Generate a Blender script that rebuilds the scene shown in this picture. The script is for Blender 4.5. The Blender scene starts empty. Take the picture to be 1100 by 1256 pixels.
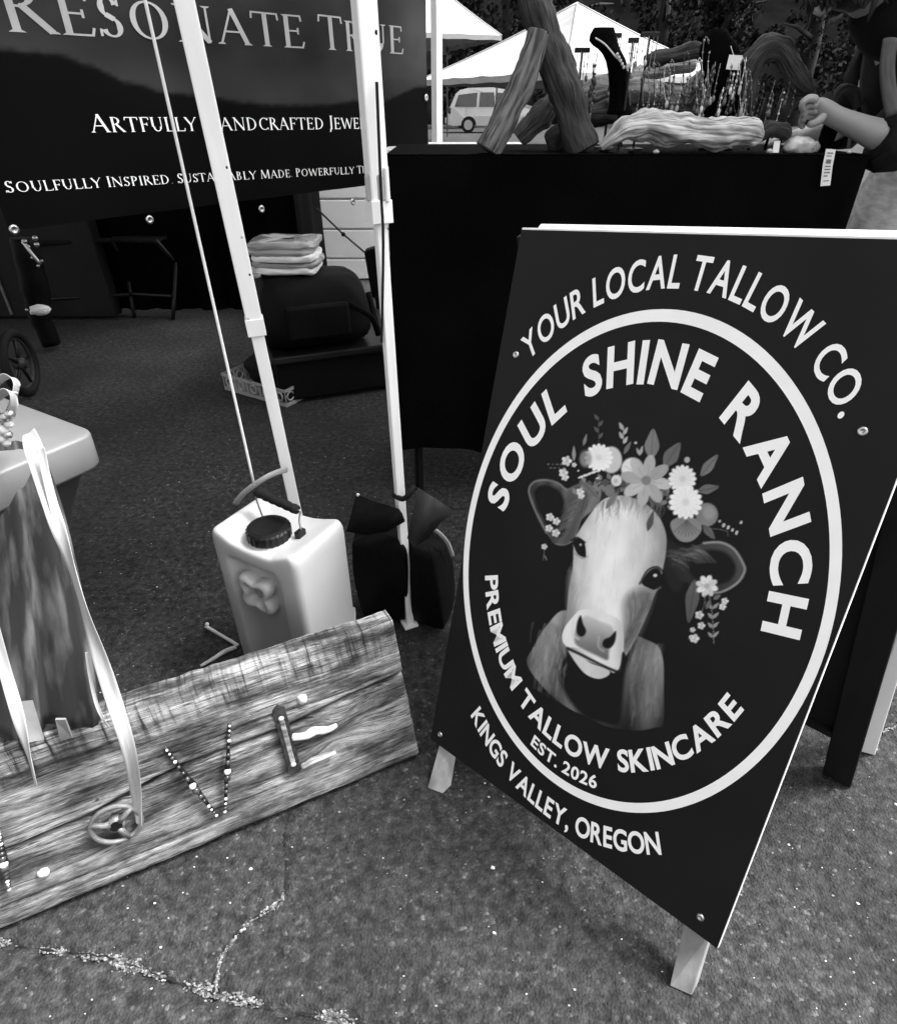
import bpy, bmesh, math, random
import numpy as np
from mathutils import Vector, Matrix, noise as mnoise

random.seed(7); rng = np.random.default_rng(7)
sc = bpy.context.scene
col = sc.collection
R = math.radians

# ------------------------------------------------------------------ camera
FPX, HOR, CX, CY, CAM_H = 740.0, 497.0, 550.0, 628.0, 1.0      # photo is 1100 x 1256
PITCH = math.atan2(HOR, FPX)
cam_d = bpy.data.cameras.new('camera'); cam = bpy.data.objects.new('camera', cam_d); col.objects.link(cam)
cam.location = (0, 0, CAM_H); cam.rotation_euler = (math.pi/2-PITCH, 0, 0)
cam_d.sensor_fit = 'HORIZONTAL'; cam_d.sensor_width = 36; cam_d.lens = 36*FPX/1100
cam_d.clip_start = .02; cam_d.clip_end = 600
sc.camera = cam

# ------------------------------------------------------------------ sky, sun, exposure
SUN_EL, SUN_AZ = R(58), R(84)          # azimuth measured from +Y towards +X
world = bpy.data.worlds.new('World'); sc.world = world; world.use_nodes = True
nt = world.node_tree; bg = nt.nodes['Background']
sky = nt.nodes.new('ShaderNodeTexSky'); sky.sky_type = 'NISHITA'; sky.sun_disc = False
sky.sun_elevation = SUN_EL; sky.sun_rotation = SUN_AZ; sky.dust_density = 4
bw = nt.nodes.new('ShaderNodeRGBToBW')
nt.links.new(sky.outputs[0], bw.inputs[0]); nt.links.new(bw.outputs[0], bg.inputs[0])
bg.inputs[1].default_value = .15
sd = bpy.data.lights.new('sun', 'SUN'); so = bpy.data.objects.new('sun', sd); col.objects.link(so)
sd.energy = 2.3; sd.angle = R(17); sd.color = (1, 1, 1)
sv = Vector((math.sin(SUN_AZ)*math.cos(SUN_EL), math.cos(SUN_AZ)*math.cos(SUN_EL), math.sin(SUN_EL)))
so.rotation_euler = sv.to_track_quat('Z', 'Y').to_euler()
so.location = (6, 4, 12)
vs = sc.view_settings
vs.view_transform = 'Standard'; vs.look = 'None'; vs.gamma = 1; vs.use_curve_mapping = False
vs.exposure = 1.85
sc.cycles.max_bounces = 6

# ------------------------------------------------------------------ measuring helpers
def ray(u, v):
    x = (u-CX)/FPX; y = -(v-CY)/FPX
    return np.array([x, math.cos(PITCH)+y*math.sin(PITCH), -math.sin(PITCH)+y*math.cos(PITCH)])
EYE = np.array([0, 0, CAM_H])
def G(u, v, z=0.0):                     # point at height z
    d = ray(u, v); return EYE+d*(z-CAM_H)/d[2]
def D(u, v, y):                         # point at distance y
    d = ray(u, v); return EYE+d*y/d[1]
def on_plane(u, v, o, n):
    d = ray(u, v); return EYE+d*(((o-EYE)@n)/(d@n))
def lin(v):
    v = max(v, 0)/255.0
    return v/12.92 if v <= .04045 else ((v+.055)/1.055)**2.4

# ------------------------------------------------------------------ materials
MATS = {}
def nd(t, kind, **kw):
    n = t.nodes.new(kind)
    for k, v in kw.items(): setattr(n, k, v)
    return n
def mat(name, a, b=None, rough=.6, scale=20., detail=4., stretch=(1, 1, 1), bump=.0, bscale=None, contrast=(.35, .65),
        metal=0., spec=.5, trans=0., alpha=1., attr=None, sheen=0., rvar=0.):
    """grey noise material: colour runs from a to b (linear greys) over stretched noise"""
    m = bpy.data.materials.new(name); m.use_nodes = True; t = m.node_tree; p = t.nodes['Principled BSDF']
    p.inputs['Roughness'].default_value = rough; p.inputs['Metallic'].default_value = metal
    p.inputs['Specular IOR Level'].default_value = spec
    p.inputs['Transmission Weight'].default_value = trans; p.inputs['Alpha'].default_value = alpha
    if sheen: p.inputs['Sheen Weight'].default_value = sheen
    if b is None: b = a
    tc = nd(t, 'ShaderNodeAttribute', attribute_name='tc')
    mp = nd(t, 'ShaderNodeMapping'); mp.inputs['Scale'].default_value = stretch
    t.links.new(tc.outputs['Vector'], mp.inputs[0])
    nz = nd(t, 'ShaderNodeTexNoise'); nz.inputs['Scale'].default_value = scale; nz.inputs['Detail'].default_value = detail
    t.links.new(mp.outputs[0], nz.inputs['Vector'])
    cr = nd(t, 'ShaderNodeValToRGB')
    cr.color_ramp.elements[0].position = contrast[0]; cr.color_ramp.elements[1].position = contrast[1]
    cr.color_ramp.elements[0].color = (a, a, a, 1); cr.color_ramp.elements[1].color = (b, b, b, 1)
    t.links.new(nz.outputs[0], cr.inputs[0])
    if attr:
        at = nd(t, 'ShaderNodeAttribute', attribute_name=attr)
        mx = nd(t, 'ShaderNodeMix', data_type='RGBA', blend_type='MULTIPLY'); mx.inputs[0].default_value = 1
        t.links.new(at.outputs['Color'], mx.inputs[6]); t.links.new(cr.outputs[0], mx.inputs[7])
        t.links.new(mx.outputs[2], p.inputs['Base Color'])
    else:
        t.links.new(cr.outputs[0], p.inputs['Base Color'])
    if rvar:
        mr = nd(t, 'ShaderNodeMapRange'); mr.inputs[3].default_value = max(rough-rvar, .05); mr.inputs[4].default_value = min(rough+rvar, 1)
        t.links.new(nz.outputs[0], mr.inputs[0]); t.links.new(mr.outputs[0], p.inputs['Roughness'])
    if bump:
        bz = nd(t, 'ShaderNodeTexNoise'); bz.inputs['Scale'].default_value = bscale or scale*2; bz.inputs['Detail'].default_value = 5
        t.links.new(mp.outputs[0], bz.inputs['Vector'])
        bp = nd(t, 'ShaderNodeBump'); bp.inputs['Strength'].default_value = bump; bp.inputs['Distance'].default_value = .004
        t.links.new(bz.outputs[0], bp.inputs['Height']); t.links.new(bp.outputs[0], p.inputs['Normal'])
    MATS[name] = m
    return m

def asphalt():
    m = bpy.data.materials.new('asphalt'); m.use_nodes = True; t = m.node_tree; p = t.nodes['Principled BSDF']
    p.inputs['Roughness'].default_value = .85; p.inputs['Specular IOR Level'].default_value = .35
    g = nd(t, 'ShaderNodeNewGeometry')
    v = nd(t, 'ShaderNodeTexVoronoi'); v.inputs['Scale'].default_value = 210
    v2 = nd(t, 'ShaderNodeTexVoronoi'); v2.inputs['Scale'].default_value = 480
    n1 = nd(t, 'ShaderNodeTexNoise'); n1.inputs['Scale'].default_value = 2.2; n1.inputs['Detail'].default_value = 6
    n2 = nd(t, 'ShaderNodeTexNoise'); n2.inputs['Scale'].default_value = 60; n2.inputs['Detail'].default_value = 8
    for n in (v, v2, n1, n2): t.links.new(g.outputs['Position'], n.inputs['Vector'])
    # large wear patches
    c1 = nd(t, 'ShaderNodeValToRGB'); c1.color_ramp.elements[0].position = .3; c1.color_ramp.elements[1].position = .72
    c1.color_ramp.elements[0].color = (.011, .011, .011, 1); c1.color_ramp.elements[1].color = (.038, .038, .038, 1)
    t.links.new(n1.outputs[0], c1.inputs[0])
    # each aggregate stone its own grey
    sx = nd(t, 'ShaderNodeSeparateColor'); t.links.new(v.outputs['Color'], sx.inputs[0])
    c2 = nd(t, 'ShaderNodeValToRGB')
    e = c2.color_ramp.elements; e[0].position = .0; e[0].color = (.55, .55, .55, 1); e[1].position = .90; e[1].color = (1.15, 1.15, 1.15, 1)
    k = e.new(.955); k.color = (1.4, 1.4, 1.4, 1); k = e.new(.988); k.color = (2.6, 2.6, 2.6, 1)
    t.links.new(sx.outputs[0], c2.inputs[0])
    c3 = nd(t, 'ShaderNodeValToRGB'); c3.color_ramp.elements[0].position = .33; c3.color_ramp.elements[1].position = .68
    c3.color_ramp.elements[0].color = (.35, .35, .35, 1); c3.color_ramp.elements[1].color = (1.75, 1.75, 1.75, 1)
    t.links.new(n2.outputs[0], c3.inputs[0])
    m1 = nd(t, 'ShaderNodeMix', data_type='RGBA', blend_type='MULTIPLY'); m1.inputs[0].default_value = 1
    m2 = nd(t, 'ShaderNodeMix', data_type='RGBA', blend_type='MULTIPLY'); m2.inputs[0].default_value = 1
    t.links.new(c1.outputs[0], m1.inputs[6]); t.links.new(c2.outputs[0], m1.inputs[7])
    t.links.new(m1.outputs[2], m2.inputs[6]); t.links.new(c3.outputs[0], m2.inputs[7])
    t.links.new(m2.outputs[2], p.inputs['Base Color'])
    b1 = nd(t, 'ShaderNodeBump', invert=True); b1.inputs['Strength'].default_value = .8; b1.inputs['Distance'].default_value = .003
    b2 = nd(t, 'ShaderNodeBump', invert=True); b2.inputs['Strength'].default_value = .6; b2.inputs['Distance'].default_value = .0015
    b3 = nd(t, 'ShaderNodeBump'); b3.inputs['Strength'].default_value = .7; b3.inputs['Distance'].default_value = .004
    t.links.new(v.outputs['Distance'], b1.inputs['Height']); t.links.new(v2.outputs['Distance'], b2.inputs['Height'])
    t.links.new(n2.outputs[0], b3.inputs['Height'])
    t.links.new(b3.outputs[0], b2.inputs['Normal']); t.links.new(b2.outputs[0], b1.inputs['Normal'])
    t.links.new(b1.outputs[0], p.inputs['Normal'])
    MATS['asphalt'] = m
asphalt()

def weathered():
    """reclaimed timber: tc.x runs along the grain, tc.y across"""
    m = bpy.data.materials.new('weathered_timber'); m.use_nodes = True; t = m.node_tree; p = t.nodes['Principled BSDF']
    p.inputs['Roughness'].default_value = .8; p.inputs['Specular IOR Level'].default_value = .3
    tc = nd(t, 'ShaderNodeAttribute', attribute_name='tc')
    wn = nd(t, 'ShaderNodeTexNoise'); wn.inputs['Scale'].default_value = 7; wn.inputs['Detail'].default_value = 2
    t.links.new(tc.outputs['Vector'], wn.inputs['Vector'])
    wm = nd(t, 'ShaderNodeVectorMath', operation='MULTIPLY_ADD'); wm.inputs[1].default_value = (.002, .002, .002)
    t.links.new(wn.outputs['Color'], wm.inputs[0]); t.links.new(tc.outputs['Vector'], wm.inputs[2])
    def noise(st, s, d):
        mp = nd(t, 'ShaderNodeMapping'); mp.inputs['Scale'].default_value = st
        n = nd(t, 'ShaderNodeTexNoise'); n.inputs['Scale'].default_value = s; n.inputs['Detail'].default_value = d; n.inputs['Roughness'].default_value = .65
        t.links.new(wm.outputs[0], mp.inputs[0]); t.links.new(mp.outputs[0], n.inputs['Vector']); return n
    def ramp(src, pts):
        c = nd(t, 'ShaderNodeValToRGB'); e = c.color_ramp.elements
        e[0].position, e[1].position = pts[0][0], pts[-1][0]
        e[0].color = (pts[0][1],)*3+(1,); e[1].color = (pts[-1][1],)*3+(1,)
        for q, w in pts[1:-1]: k = e.new(q); k.color = (w, w, w, 1)
        t.links.new(src, c.inputs[0]); return c
    grain = noise((1, 34, 1), 5, 12); patch = noise((1, 3, 1), 8, 8); saw = noise((30, 1.6, 1), 4, 5); fib = noise((1, 20, 1), 40, 6)
    crk = noise((1, 30, 1), 2.6, 4); spots = noise((1, 1.6, 1), 34, 3); worn = noise((1, 6, 1), 9, 12)
    cur = ramp(patch.outputs[0], [(.35, .022), (.43, .070), (.50, .16), (.57, .27), (.66, .34)]).outputs[0]
    sp_ = nd(t, 'ShaderNodeSeparateXYZ'); t.links.new(tc.outputs['Vector'], sp_.inputs[0])
    mk = nd(t, 'ShaderNodeMapRange'); mk.inputs[1].default_value = 4.7+.225; mk.inputs[2].default_value = 4.7+.262; t.links.new(sp_.outputs[1], mk.inputs[0])
    for src, pts, f in ((grain, [(.34, .40), (.45, .90), (.55, 1.05), (.68, 1.3)], .9), (saw, [(.36, .12), (.45, .8), (.52, 1.1), (.7, 1.3)], mk),
                        (fib, [(.34, .45), (.5, 1.0), (.66, 1.35)], 1.), (crk, [(.482, 1.0), (.495, .05), (.503, .05), (.514, 1.0)], .9), (spots, [(.26, .12), (.31, 1.0), (.5, 1.0)], .9),
                        (worn, [(.50, 1.0), (.60, 1.0), (.66, 1.9), (.8, 2.1)], 1.)):
        c = ramp(src.outputs[0], pts)
        mx = nd(t, 'ShaderNodeMix', data_type='RGBA', blend_type='MULTIPLY')
        if isinstance(f, float): mx.inputs[0].default_value = f
        else: t.links.new(f.outputs[0], mx.inputs[0])
        t.links.new(cur, mx.inputs[6]); t.links.new(c.outputs[0], mx.inputs[7]); cur = mx.outputs[2]
    t.links.new(cur, p.inputs['Base Color'])
    bp = nd(t, 'ShaderNodeBump'); bp.inputs['Strength'].default_value = .9; bp.inputs['Distance'].default_value = .004
    bq = nd(t, 'ShaderNodeBump'); bq.inputs['Strength'].default_value = .6; bq.inputs['Distance'].default_value = .002
    t.links.new(grain.outputs[0], bp.inputs['Height']); t.links.new(fib.outputs[0], bq.inputs['Height'])
    t.links.new(bp.outputs[0], bq.inputs['Normal']); t.links.new(bq.outputs[0], p.inputs['Normal'])
    MATS['weathered_timber'] = m
weathered()

def printed(name, rough, spec):
    m = bpy.data.materials.new(name); m.use_nodes = True; t = m.node_tree; p = t.nodes['Principled BSDF']
    p.inputs['Roughness'].default_value = rough; p.inputs['Specular IOR Level'].default_value = spec
    at = nd(t, 'ShaderNodeAttribute', attribute_name='ink'); t.links.new(at.outputs['Color'], p.inputs['Base Color'])
    MATS[name] = m
printed('sign_print', .5, .12); printed('banner_print', .75, .04)
mat('banner_grey', .40, .34, rough=.75, scale=12, spec=.05)

mat('sign_black', .0085, .011, rough=.5, scale=9, spec=.12, rvar=.06)
mat('sign_white', .92, .88, rough=.5, scale=30, spec=.3)
mat('board_edge', .78, .62, rough=.7, scale=25, stretch=(1, 1, 1))
mat('pale_timber', .30, .13, rough=.8, scale=22, detail=8, stretch=(1, 1, .22), bump=.5, contrast=(.36, .66))
mat('grey_timber', .30, .17, rough=.75, scale=18, stretch=(1, 1, .15), bump=.3)
mat('dark_timber', .010, .005, spec=.2, rough=.6, scale=18, stretch=(1, 1, .2), bump=.2)
mat('white_paint', .84, .76, rough=.35, scale=6, detail=6, rvar=.1)
mat('pole_grey', .36, .30, rough=.45, scale=12)
mat('steel', .55, .35, rough=.3, metal=.9, scale=40)
mat('white_plastic', .47, .40, rough=.45, scale=5, detail=5, bump=.05, bscale=60)
mat('grey_cover', .030, .022, rough=.8, scale=9, bump=.1)
mat('table_plastic', .17, .145, rough=.5, scale=9)
mat('black_plastic', .004, .008, rough=.4, spec=.25, scale=20)
mat('black_rubber', .006, .010, spec=.2, rough=.75, scale=30, bump=.2)
mat('black_cloth', .0010, .0022, rough=.95, scale=5, detail=6, bump=.25, bscale=220, spec=.04)
mat('bag_cloth', .0015, .0035, rough=.65, scale=9, bump=.35, bscale=350, spec=.12)
mat('flap_cloth', .014, .022, rough=.6, scale=9, bump=.2, bscale=350)
mat('cabinet_grey', .009, .006, rough=.6, scale=8, spec=.2)
mat('dark_cloth', .003, .008, rough=.9, scale=14, bump=.4, bscale=160, spec=.2)
mat('ribbon', .34, .26, rough=.55, scale=20, stretch=(1, 6, 1), sheen=.2)
mat('rope', .72, .55, rough=.85, scale=120, bump=.5)
mat('driftwood', .16, .030, rough=.85, scale=16, detail=10, stretch=(1, 2.4, 2.4), bump=1., bscale=34, contrast=(.38, .62))
mat('driftwood_pale', .62, .07, rough=.85, scale=13, detail=10, stretch=(1, 3.2, 3.2), bump=.8, bscale=26, contrast=(.36, .70))
mat('driftwood_mid', .26, .09, rough=.85, scale=12, detail=9, stretch=(1, 4, 4), bump=1., bscale=30, contrast=(.4, .62))
mat('driftwood_dark', .045, .008, rough=.85, scale=18, detail=10, stretch=(1, 2.4, 2.4), bump=1., bscale=34, contrast=(.4, .62))
mat('iron', .012, .045, rough=.6, metal=.3, scale=60, bump=.4, detail=6)
mat('tarnish', .28, .10, rough=.5, metal=.5, scale=60, bump=.3, detail=6)
mat('shell', .75, .45, rough=.5, scale=60, bump=.3)
mat('bead_light', .62, .45, rough=.15, scale=80)
mat('bead_dark', .02, .06, rough=.15, scale=80)
mat('skin', .33, .22, rough=.55, scale=30, detail=8, bump=.25, bscale=140)
mat('hair', .010, .03, rough=.5, scale=40, stretch=(1, 1, .1), bump=.4)
mat('light_cloth', .90, .62, rough=.9, scale=30, stretch=(.4, 1, 3), bump=.35, bscale=60)
mat('grey_cloth', .06, .035, rough=.9, scale=20, bump=.3)
mat('canopy_white', .33, .28, rough=.9, scale=3, bump=.3)
mat('canopy_thin', .78, .74, rough=.9, scale=3)
_t = MATS['canopy_thin'].node_tree; _p = _t.nodes['Principled BSDF']; _o = [n for n in _t.nodes if n.type == 'OUTPUT_MATERIAL'][0]
_tr = _t.nodes.new('ShaderNodeBsdfTranslucent'); _tr.inputs[0].default_value = (.9, .9, .9, 1); _mx = _t.nodes.new('ShaderNodeMixShader'); _mx.inputs[0].default_value = .68
_t.links.new(_p.outputs[0], _mx.inputs[1]); _t.links.new(_tr.outputs[0], _mx.inputs[2]); _t.links.new(_mx.outputs[0], _o.inputs[0])
mat('canopy_dark', .035, .03, rough=.85, scale=3)
mat('car_paint', .45, .42, rough=.3, metal=.4, scale=3)
mat('car_glass', .03, .04, rough=.12, spec=.6, scale=3)
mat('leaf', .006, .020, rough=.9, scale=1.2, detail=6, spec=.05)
mat('bark', .012, .006, rough=.9, scale=3, bump=.6)
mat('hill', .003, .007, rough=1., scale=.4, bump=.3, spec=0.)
mat('stone', .26, .14, rough=.9, scale=70, bump=.3, attr='ink')
mat('grit', .26, .12, rough=.95, scale=150, bump=.4)
mat('paper', .75, .70, rough=.7, scale=20)
mat('ink_grey', .14, .10, rough=.7, scale=50)
mat('clear_plastic', .55, .62, rough=.18, trans=.55, scale=8, detail=5, bump=.5, bscale=14)
mat('trailer_white', .88, .80, rough=.4, scale=3)
mat('hide', .009, .10, rough=.85, scale=17.0, detail=12, stretch=(1.7, .6, 1), contrast=(.46, .72), bump=.4, bscale=20)
mat('hide_pale', .20, .10, rough=.85, scale=14, bump=.3)

# ------------------------------------------------------------------ mesh builder
class MB:
    def __init__(s): s.v = []; s.f = []; s.tc = []; s.ink = None
    def add(s, vs, fs, tc=None):
        b = len(s.v); s.v += [tuple(map(float, p)) for p in vs]
        s.tc += [tuple(map(float, p)) for p in (tc if tc is not None else vs)]
        s.f += [tuple(b+i for i in f) for f in fs]; return b
    def box(s, c, size, M=None, e=None):
        x, y, z = [d/2 for d in size]
        vs = [(-x, -y, -z), (x, -y, -z), (x, y, -z), (-x, y, -z), (-x, -y, z), (x, -y, z), (x, y, z), (-x, y, z)]
        M = M if M is not None else np.eye(3)
        vs = [np.asarray(c)+np.asarray(M)@np.array(p) for p in vs]
        s.add(vs, [(0, 3, 2, 1), (4, 5, 6, 7), (0, 1, 5, 4), (1, 2, 6, 5), (2, 3, 7, 6), (3, 0, 4, 7)]); return s
    def hexa(s, lo, hi):                # two quads, lo and hi, same winding
        s.add(list(lo)+list(hi), [(3, 2, 1, 0), (4, 5, 6, 7), (0, 1, 5, 4), (1, 2, 6, 5), (2, 3, 7, 6), (3, 0, 4, 7)]); return s
    def tube(s, pts, rad, seg=10, cap=True, sq=False, jitter=0., jf=12., flat=1., up=None, sm=0, twist=0, groove=0.):
        pts = [np.asarray(p, float) for p in pts]
        rad = list(rad) if hasattr(rad, '__len__') else [rad]*len(pts)
        if sm:
            pts, rad = smooth(pts, rad, sm)
        n = len(pts); L = 0; a = None; base = len(s.v); seed = random.random()*50
        for i, p in enumerate(pts):
            t = pts[min(i+1, n-1)]-pts[max(i-1, 0)]; t = t/(np.linalg.norm(t)+1e-9)
            if a is None:
                r = np.asarray(up, float) if up is not None else (np.array([0, 0, 1.]) if abs(t[2]) < .9 else np.array([1., 0, 0]))
                a = r-t*(r@t)
            else: a = a-t*(a@t)
            a = a/(np.linalg.norm(a)+1e-9); b = np.cross(t, a)
            if i: L += np.linalg.norm(p-pts[i-1])
            for k in range(seg):
                th = 2*math.pi*(k+(.5 if sq else 0))/seg+twist*L
                r = rad[i]*(1.4142 if sq else 1)
                ca, sb = math.cos(th)*r, math.sin(th)*r*flat
                q = p+a*ca+b*sb
                if jitter:
                    w = mnoise.fractal(Vector((q[0]*jf+seed, q[1]*jf, q[2]*jf)), 1., 2., 4)
                    if groove:
                        w2 = mnoise.noise(Vector((math.cos(th)*1.6+seed, math.sin(th)*1.6, L*11)))*1.5+mnoise.noise(Vector((math.cos(th)*4.2+seed, math.sin(th)*4.2, L*22)))*.8+mnoise.noise(Vector((math.cos(th)*11+seed, math.sin(th)*11, L*40)))*.35
                        kn_ = max(0, mnoise.noise(Vector((math.cos(th)*1.3+seed, math.sin(th)*1.3, L*24)))-.25)*1.2
                        w = w+(w2+kn_)*groove/max(jitter, .01)
                    q = p+(a*ca+b*sb)*(1+jitter*w)
                s.v.append(tuple(q)); s.tc.append((L+seed, math.cos(th)*.12, math.sin(th)*.12))
        for i in range(n-1):
            for k in range(seg):
                A = base+i*seg+k; B = base+i*seg+(k+1) % seg
                s.f.append((A, B, B+seg, A+seg))
        if cap:
            s.f.append(tuple(base+k for k in reversed(range(seg)))); s.f.append(tuple(base+(n-1)*seg+k for k in range(seg)))
        return s
    def lathe(s, prof, o=(0, 0, 0), seg=24, axis=(0, 0, 1)):
        q = Vector((0, 0, 1)).rotation_difference(Vector(axis)).to_matrix()
        base = len(s.v)
        for r, z in prof:
            for k in range(seg):
                th = 2*math.pi*k/seg; p = q @ Vector((r*math.cos(th), r*math.sin(th), z))
                p = (p.x+o[0], p.y+o[1], p.z+o[2]); s.v.append(p); s.tc.append(p)
        for i in range(len(prof)-1):
            for k in range(seg):
                A = base+i*seg+k; B = base+i*seg+(k+1) % seg; s.f.append((A, B, B+seg, A+seg))
        s.f.append(tuple(base+k for k in reversed(range(seg)))); s.f.append(tuple(base+(len(prof)-1)*seg+k for k in range(seg)))
        return s
    def ball(s, c, r, n=8, sc3=(1, 1, 1), jitter=0., jf=10., M=None):
        prof = []; base = len(s.v); m = n//2+1; sd_ = random.random()*40
        M = np.eye(3) if M is None else np.asarray(M)
        for i in range(m+1):
            ph = math.pi*i/m
            for k in range(n):
                th = 2*math.pi*k/n
                d = np.array([math.sin(ph)*math.cos(th), math.sin(ph)*math.sin(th), -math.cos(ph)])
                w = 1+(jitter*mnoise.noise(Vector(d*2.0)+Vector((sd_, sd_, 0))) if jitter else 0)
                p = np.asarray(c)+M@(d*r*np.asarray(sc3)*w); s.v.append(tuple(p)); s.tc.append(tuple(p))
        for i in range(m):
            for k in range(n):
                A = base+i*n+k; B = base+i*n+(k+1) % n; s.f.append((A, B, B+n, A+n))
        return s
    def sheet(s, rows, tc=None):        # rows x cols of points
        r, c = len(rows), len(rows[0]); base = len(s.v)
        for i in range(r):
            for j in range(c):
                s.v.append(tuple(map(float, rows[i][j]))); s.tc.append(tuple(tc[i][j]) if tc else tuple(map(float, rows[i][j])))
        for i in range(r-1):
            for j in range(c-1):
                A = base+i*c+j; s.f.append((A, A+1, A+c+1, A+c))
        return s
    def prism(s, poly, o, ex, ey, en, th):      # polygon in (ex,ey), extruded by th along en
        n = len(poly); o, ex, ey, en = map(np.asarray, (o, ex, ey, en))
        a = [o+ex*x+ey*y for x, y in poly]; b = [p+en*th for p in a]
        s.add(a+b, [tuple(reversed(range(n))), tuple(range(n, 2*n))]+[(i, (i+1) % n, n+(i+1) % n, n+i) for i in range(n)]); return s
    def build(s, name, m, parent=None, smooth_=False, bevel=0., sub=0, solid=0., label=None, wn=False):
        me = bpy.data.meshes.new(name)
        v = np.array(s.v, float); off = np.zeros(3)
        if parent is None and len(v):
            off = np.array([(v[:, 0].min()+v[:, 0].max())/2, (v[:, 1].min()+v[:, 1].max())/2, v[:, 2].min()])
        me.from_pydata([tuple(p) for p in v-off], [], s.f)
        a = me.attributes.new('tc', 'FLOAT_VECTOR', 'POINT'); a.data.foreach_set('vector', np.array(s.tc, np.float32).ravel())
        if s.ink is not None:
            k = me.color_attributes.new('ink', 'FLOAT_COLOR', 'POINT')
            g = np.asarray(s.ink, np.float32); k.data.foreach_set('color', np.stack([g, g, g, np.ones_like(g)], 1).ravel())
        me.materials.append(MATS[m] if isinstance(m, str) else m)
        bm = bmesh.new(); bm.from_mesh(me); bmesh.ops.recalc_face_normals(bm, faces=bm.faces); bm.to_mesh(me); bm.free()
        if smooth_: me.polygons.foreach_set('use_smooth', [True]*len(me.polygons))
        o = bpy.data.objects.new(name, me); col.objects.link(o); o.location = off
        if parent is not None:
            o.parent = parent
            if parent.type == 'EMPTY' or parent.get('_root'):
                o.matrix_parent_inverse = Matrix.Translation(-Vector(parent.location))
        if bevel:
            b = o.modifiers.new('bevel', 'BEVEL'); b.width = bevel; b.segments = 2; b.limit_method = 'ANGLE'; b.angle_limit = R(40)
        if sub:
            b = o.modifiers.new('subdivision', 'SUBSURF'); b.levels = b.render_levels = sub
        if solid:
            b = o.modifiers.new('thickness', 'SOLIDIFY'); b.thickness = solid; b.offset = 0
        if label: o['label'] = label
        return o
def smooth(pts, rad, k):
    P = [np.asarray(p, float) for p in pts]; out = []; ro = []
    for i in range(len(P)-1):
        p0 = P[max(i-1, 0)]; p1 = P[i]; p2 = P[i+1]; p3 = P[min(i+2, len(P)-1)]
        for j in range(k):
            t = j/k
            out.append(.5*((2*p1)+(p2-p0)*t+(2*p0-5*p1+4*p2-p3)*t*t+(3*p1-p0-3*p2+p3)*t**3))
            ro.append(rad[i]*(1-t)+rad[i+1]*t)
    out.append(P[-1]); ro.append(rad[-1]); return out, ro
def tag(o, label, cat, group=None, kind=None):
    o['label'] = label; o['category'] = cat
    if group: o['group'] = group
    if kind: o['kind'] = kind
    return o
def thing(name, loc, label, cat, group=None):
    o = bpy.data.objects.new(name, None); col.objects.link(o); o.location = tuple(map(float, loc)); o.empty_display_size = .1
    return tag(o, label, cat, group)
def copy_tree(o, parent=None):
    c = o.copy(); col.objects.link(c)
    if parent is not None: c.parent = parent
    for ch in [x for x in bpy.data.objects if x.parent == o]: copy_tree(ch, c)
    return c
def frame(z):                            # any orthonormal frame with third axis z
    z = np.asarray(z, float); z = z/np.linalg.norm(z)
    x = np.cross([0, 0, 1.], z) if abs(z[2]) < .95 else np.cross([0, 1., 0], z)
    x = x/np.linalg.norm(x); return np.array([x, np.cross(z, x), z]).T

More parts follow.
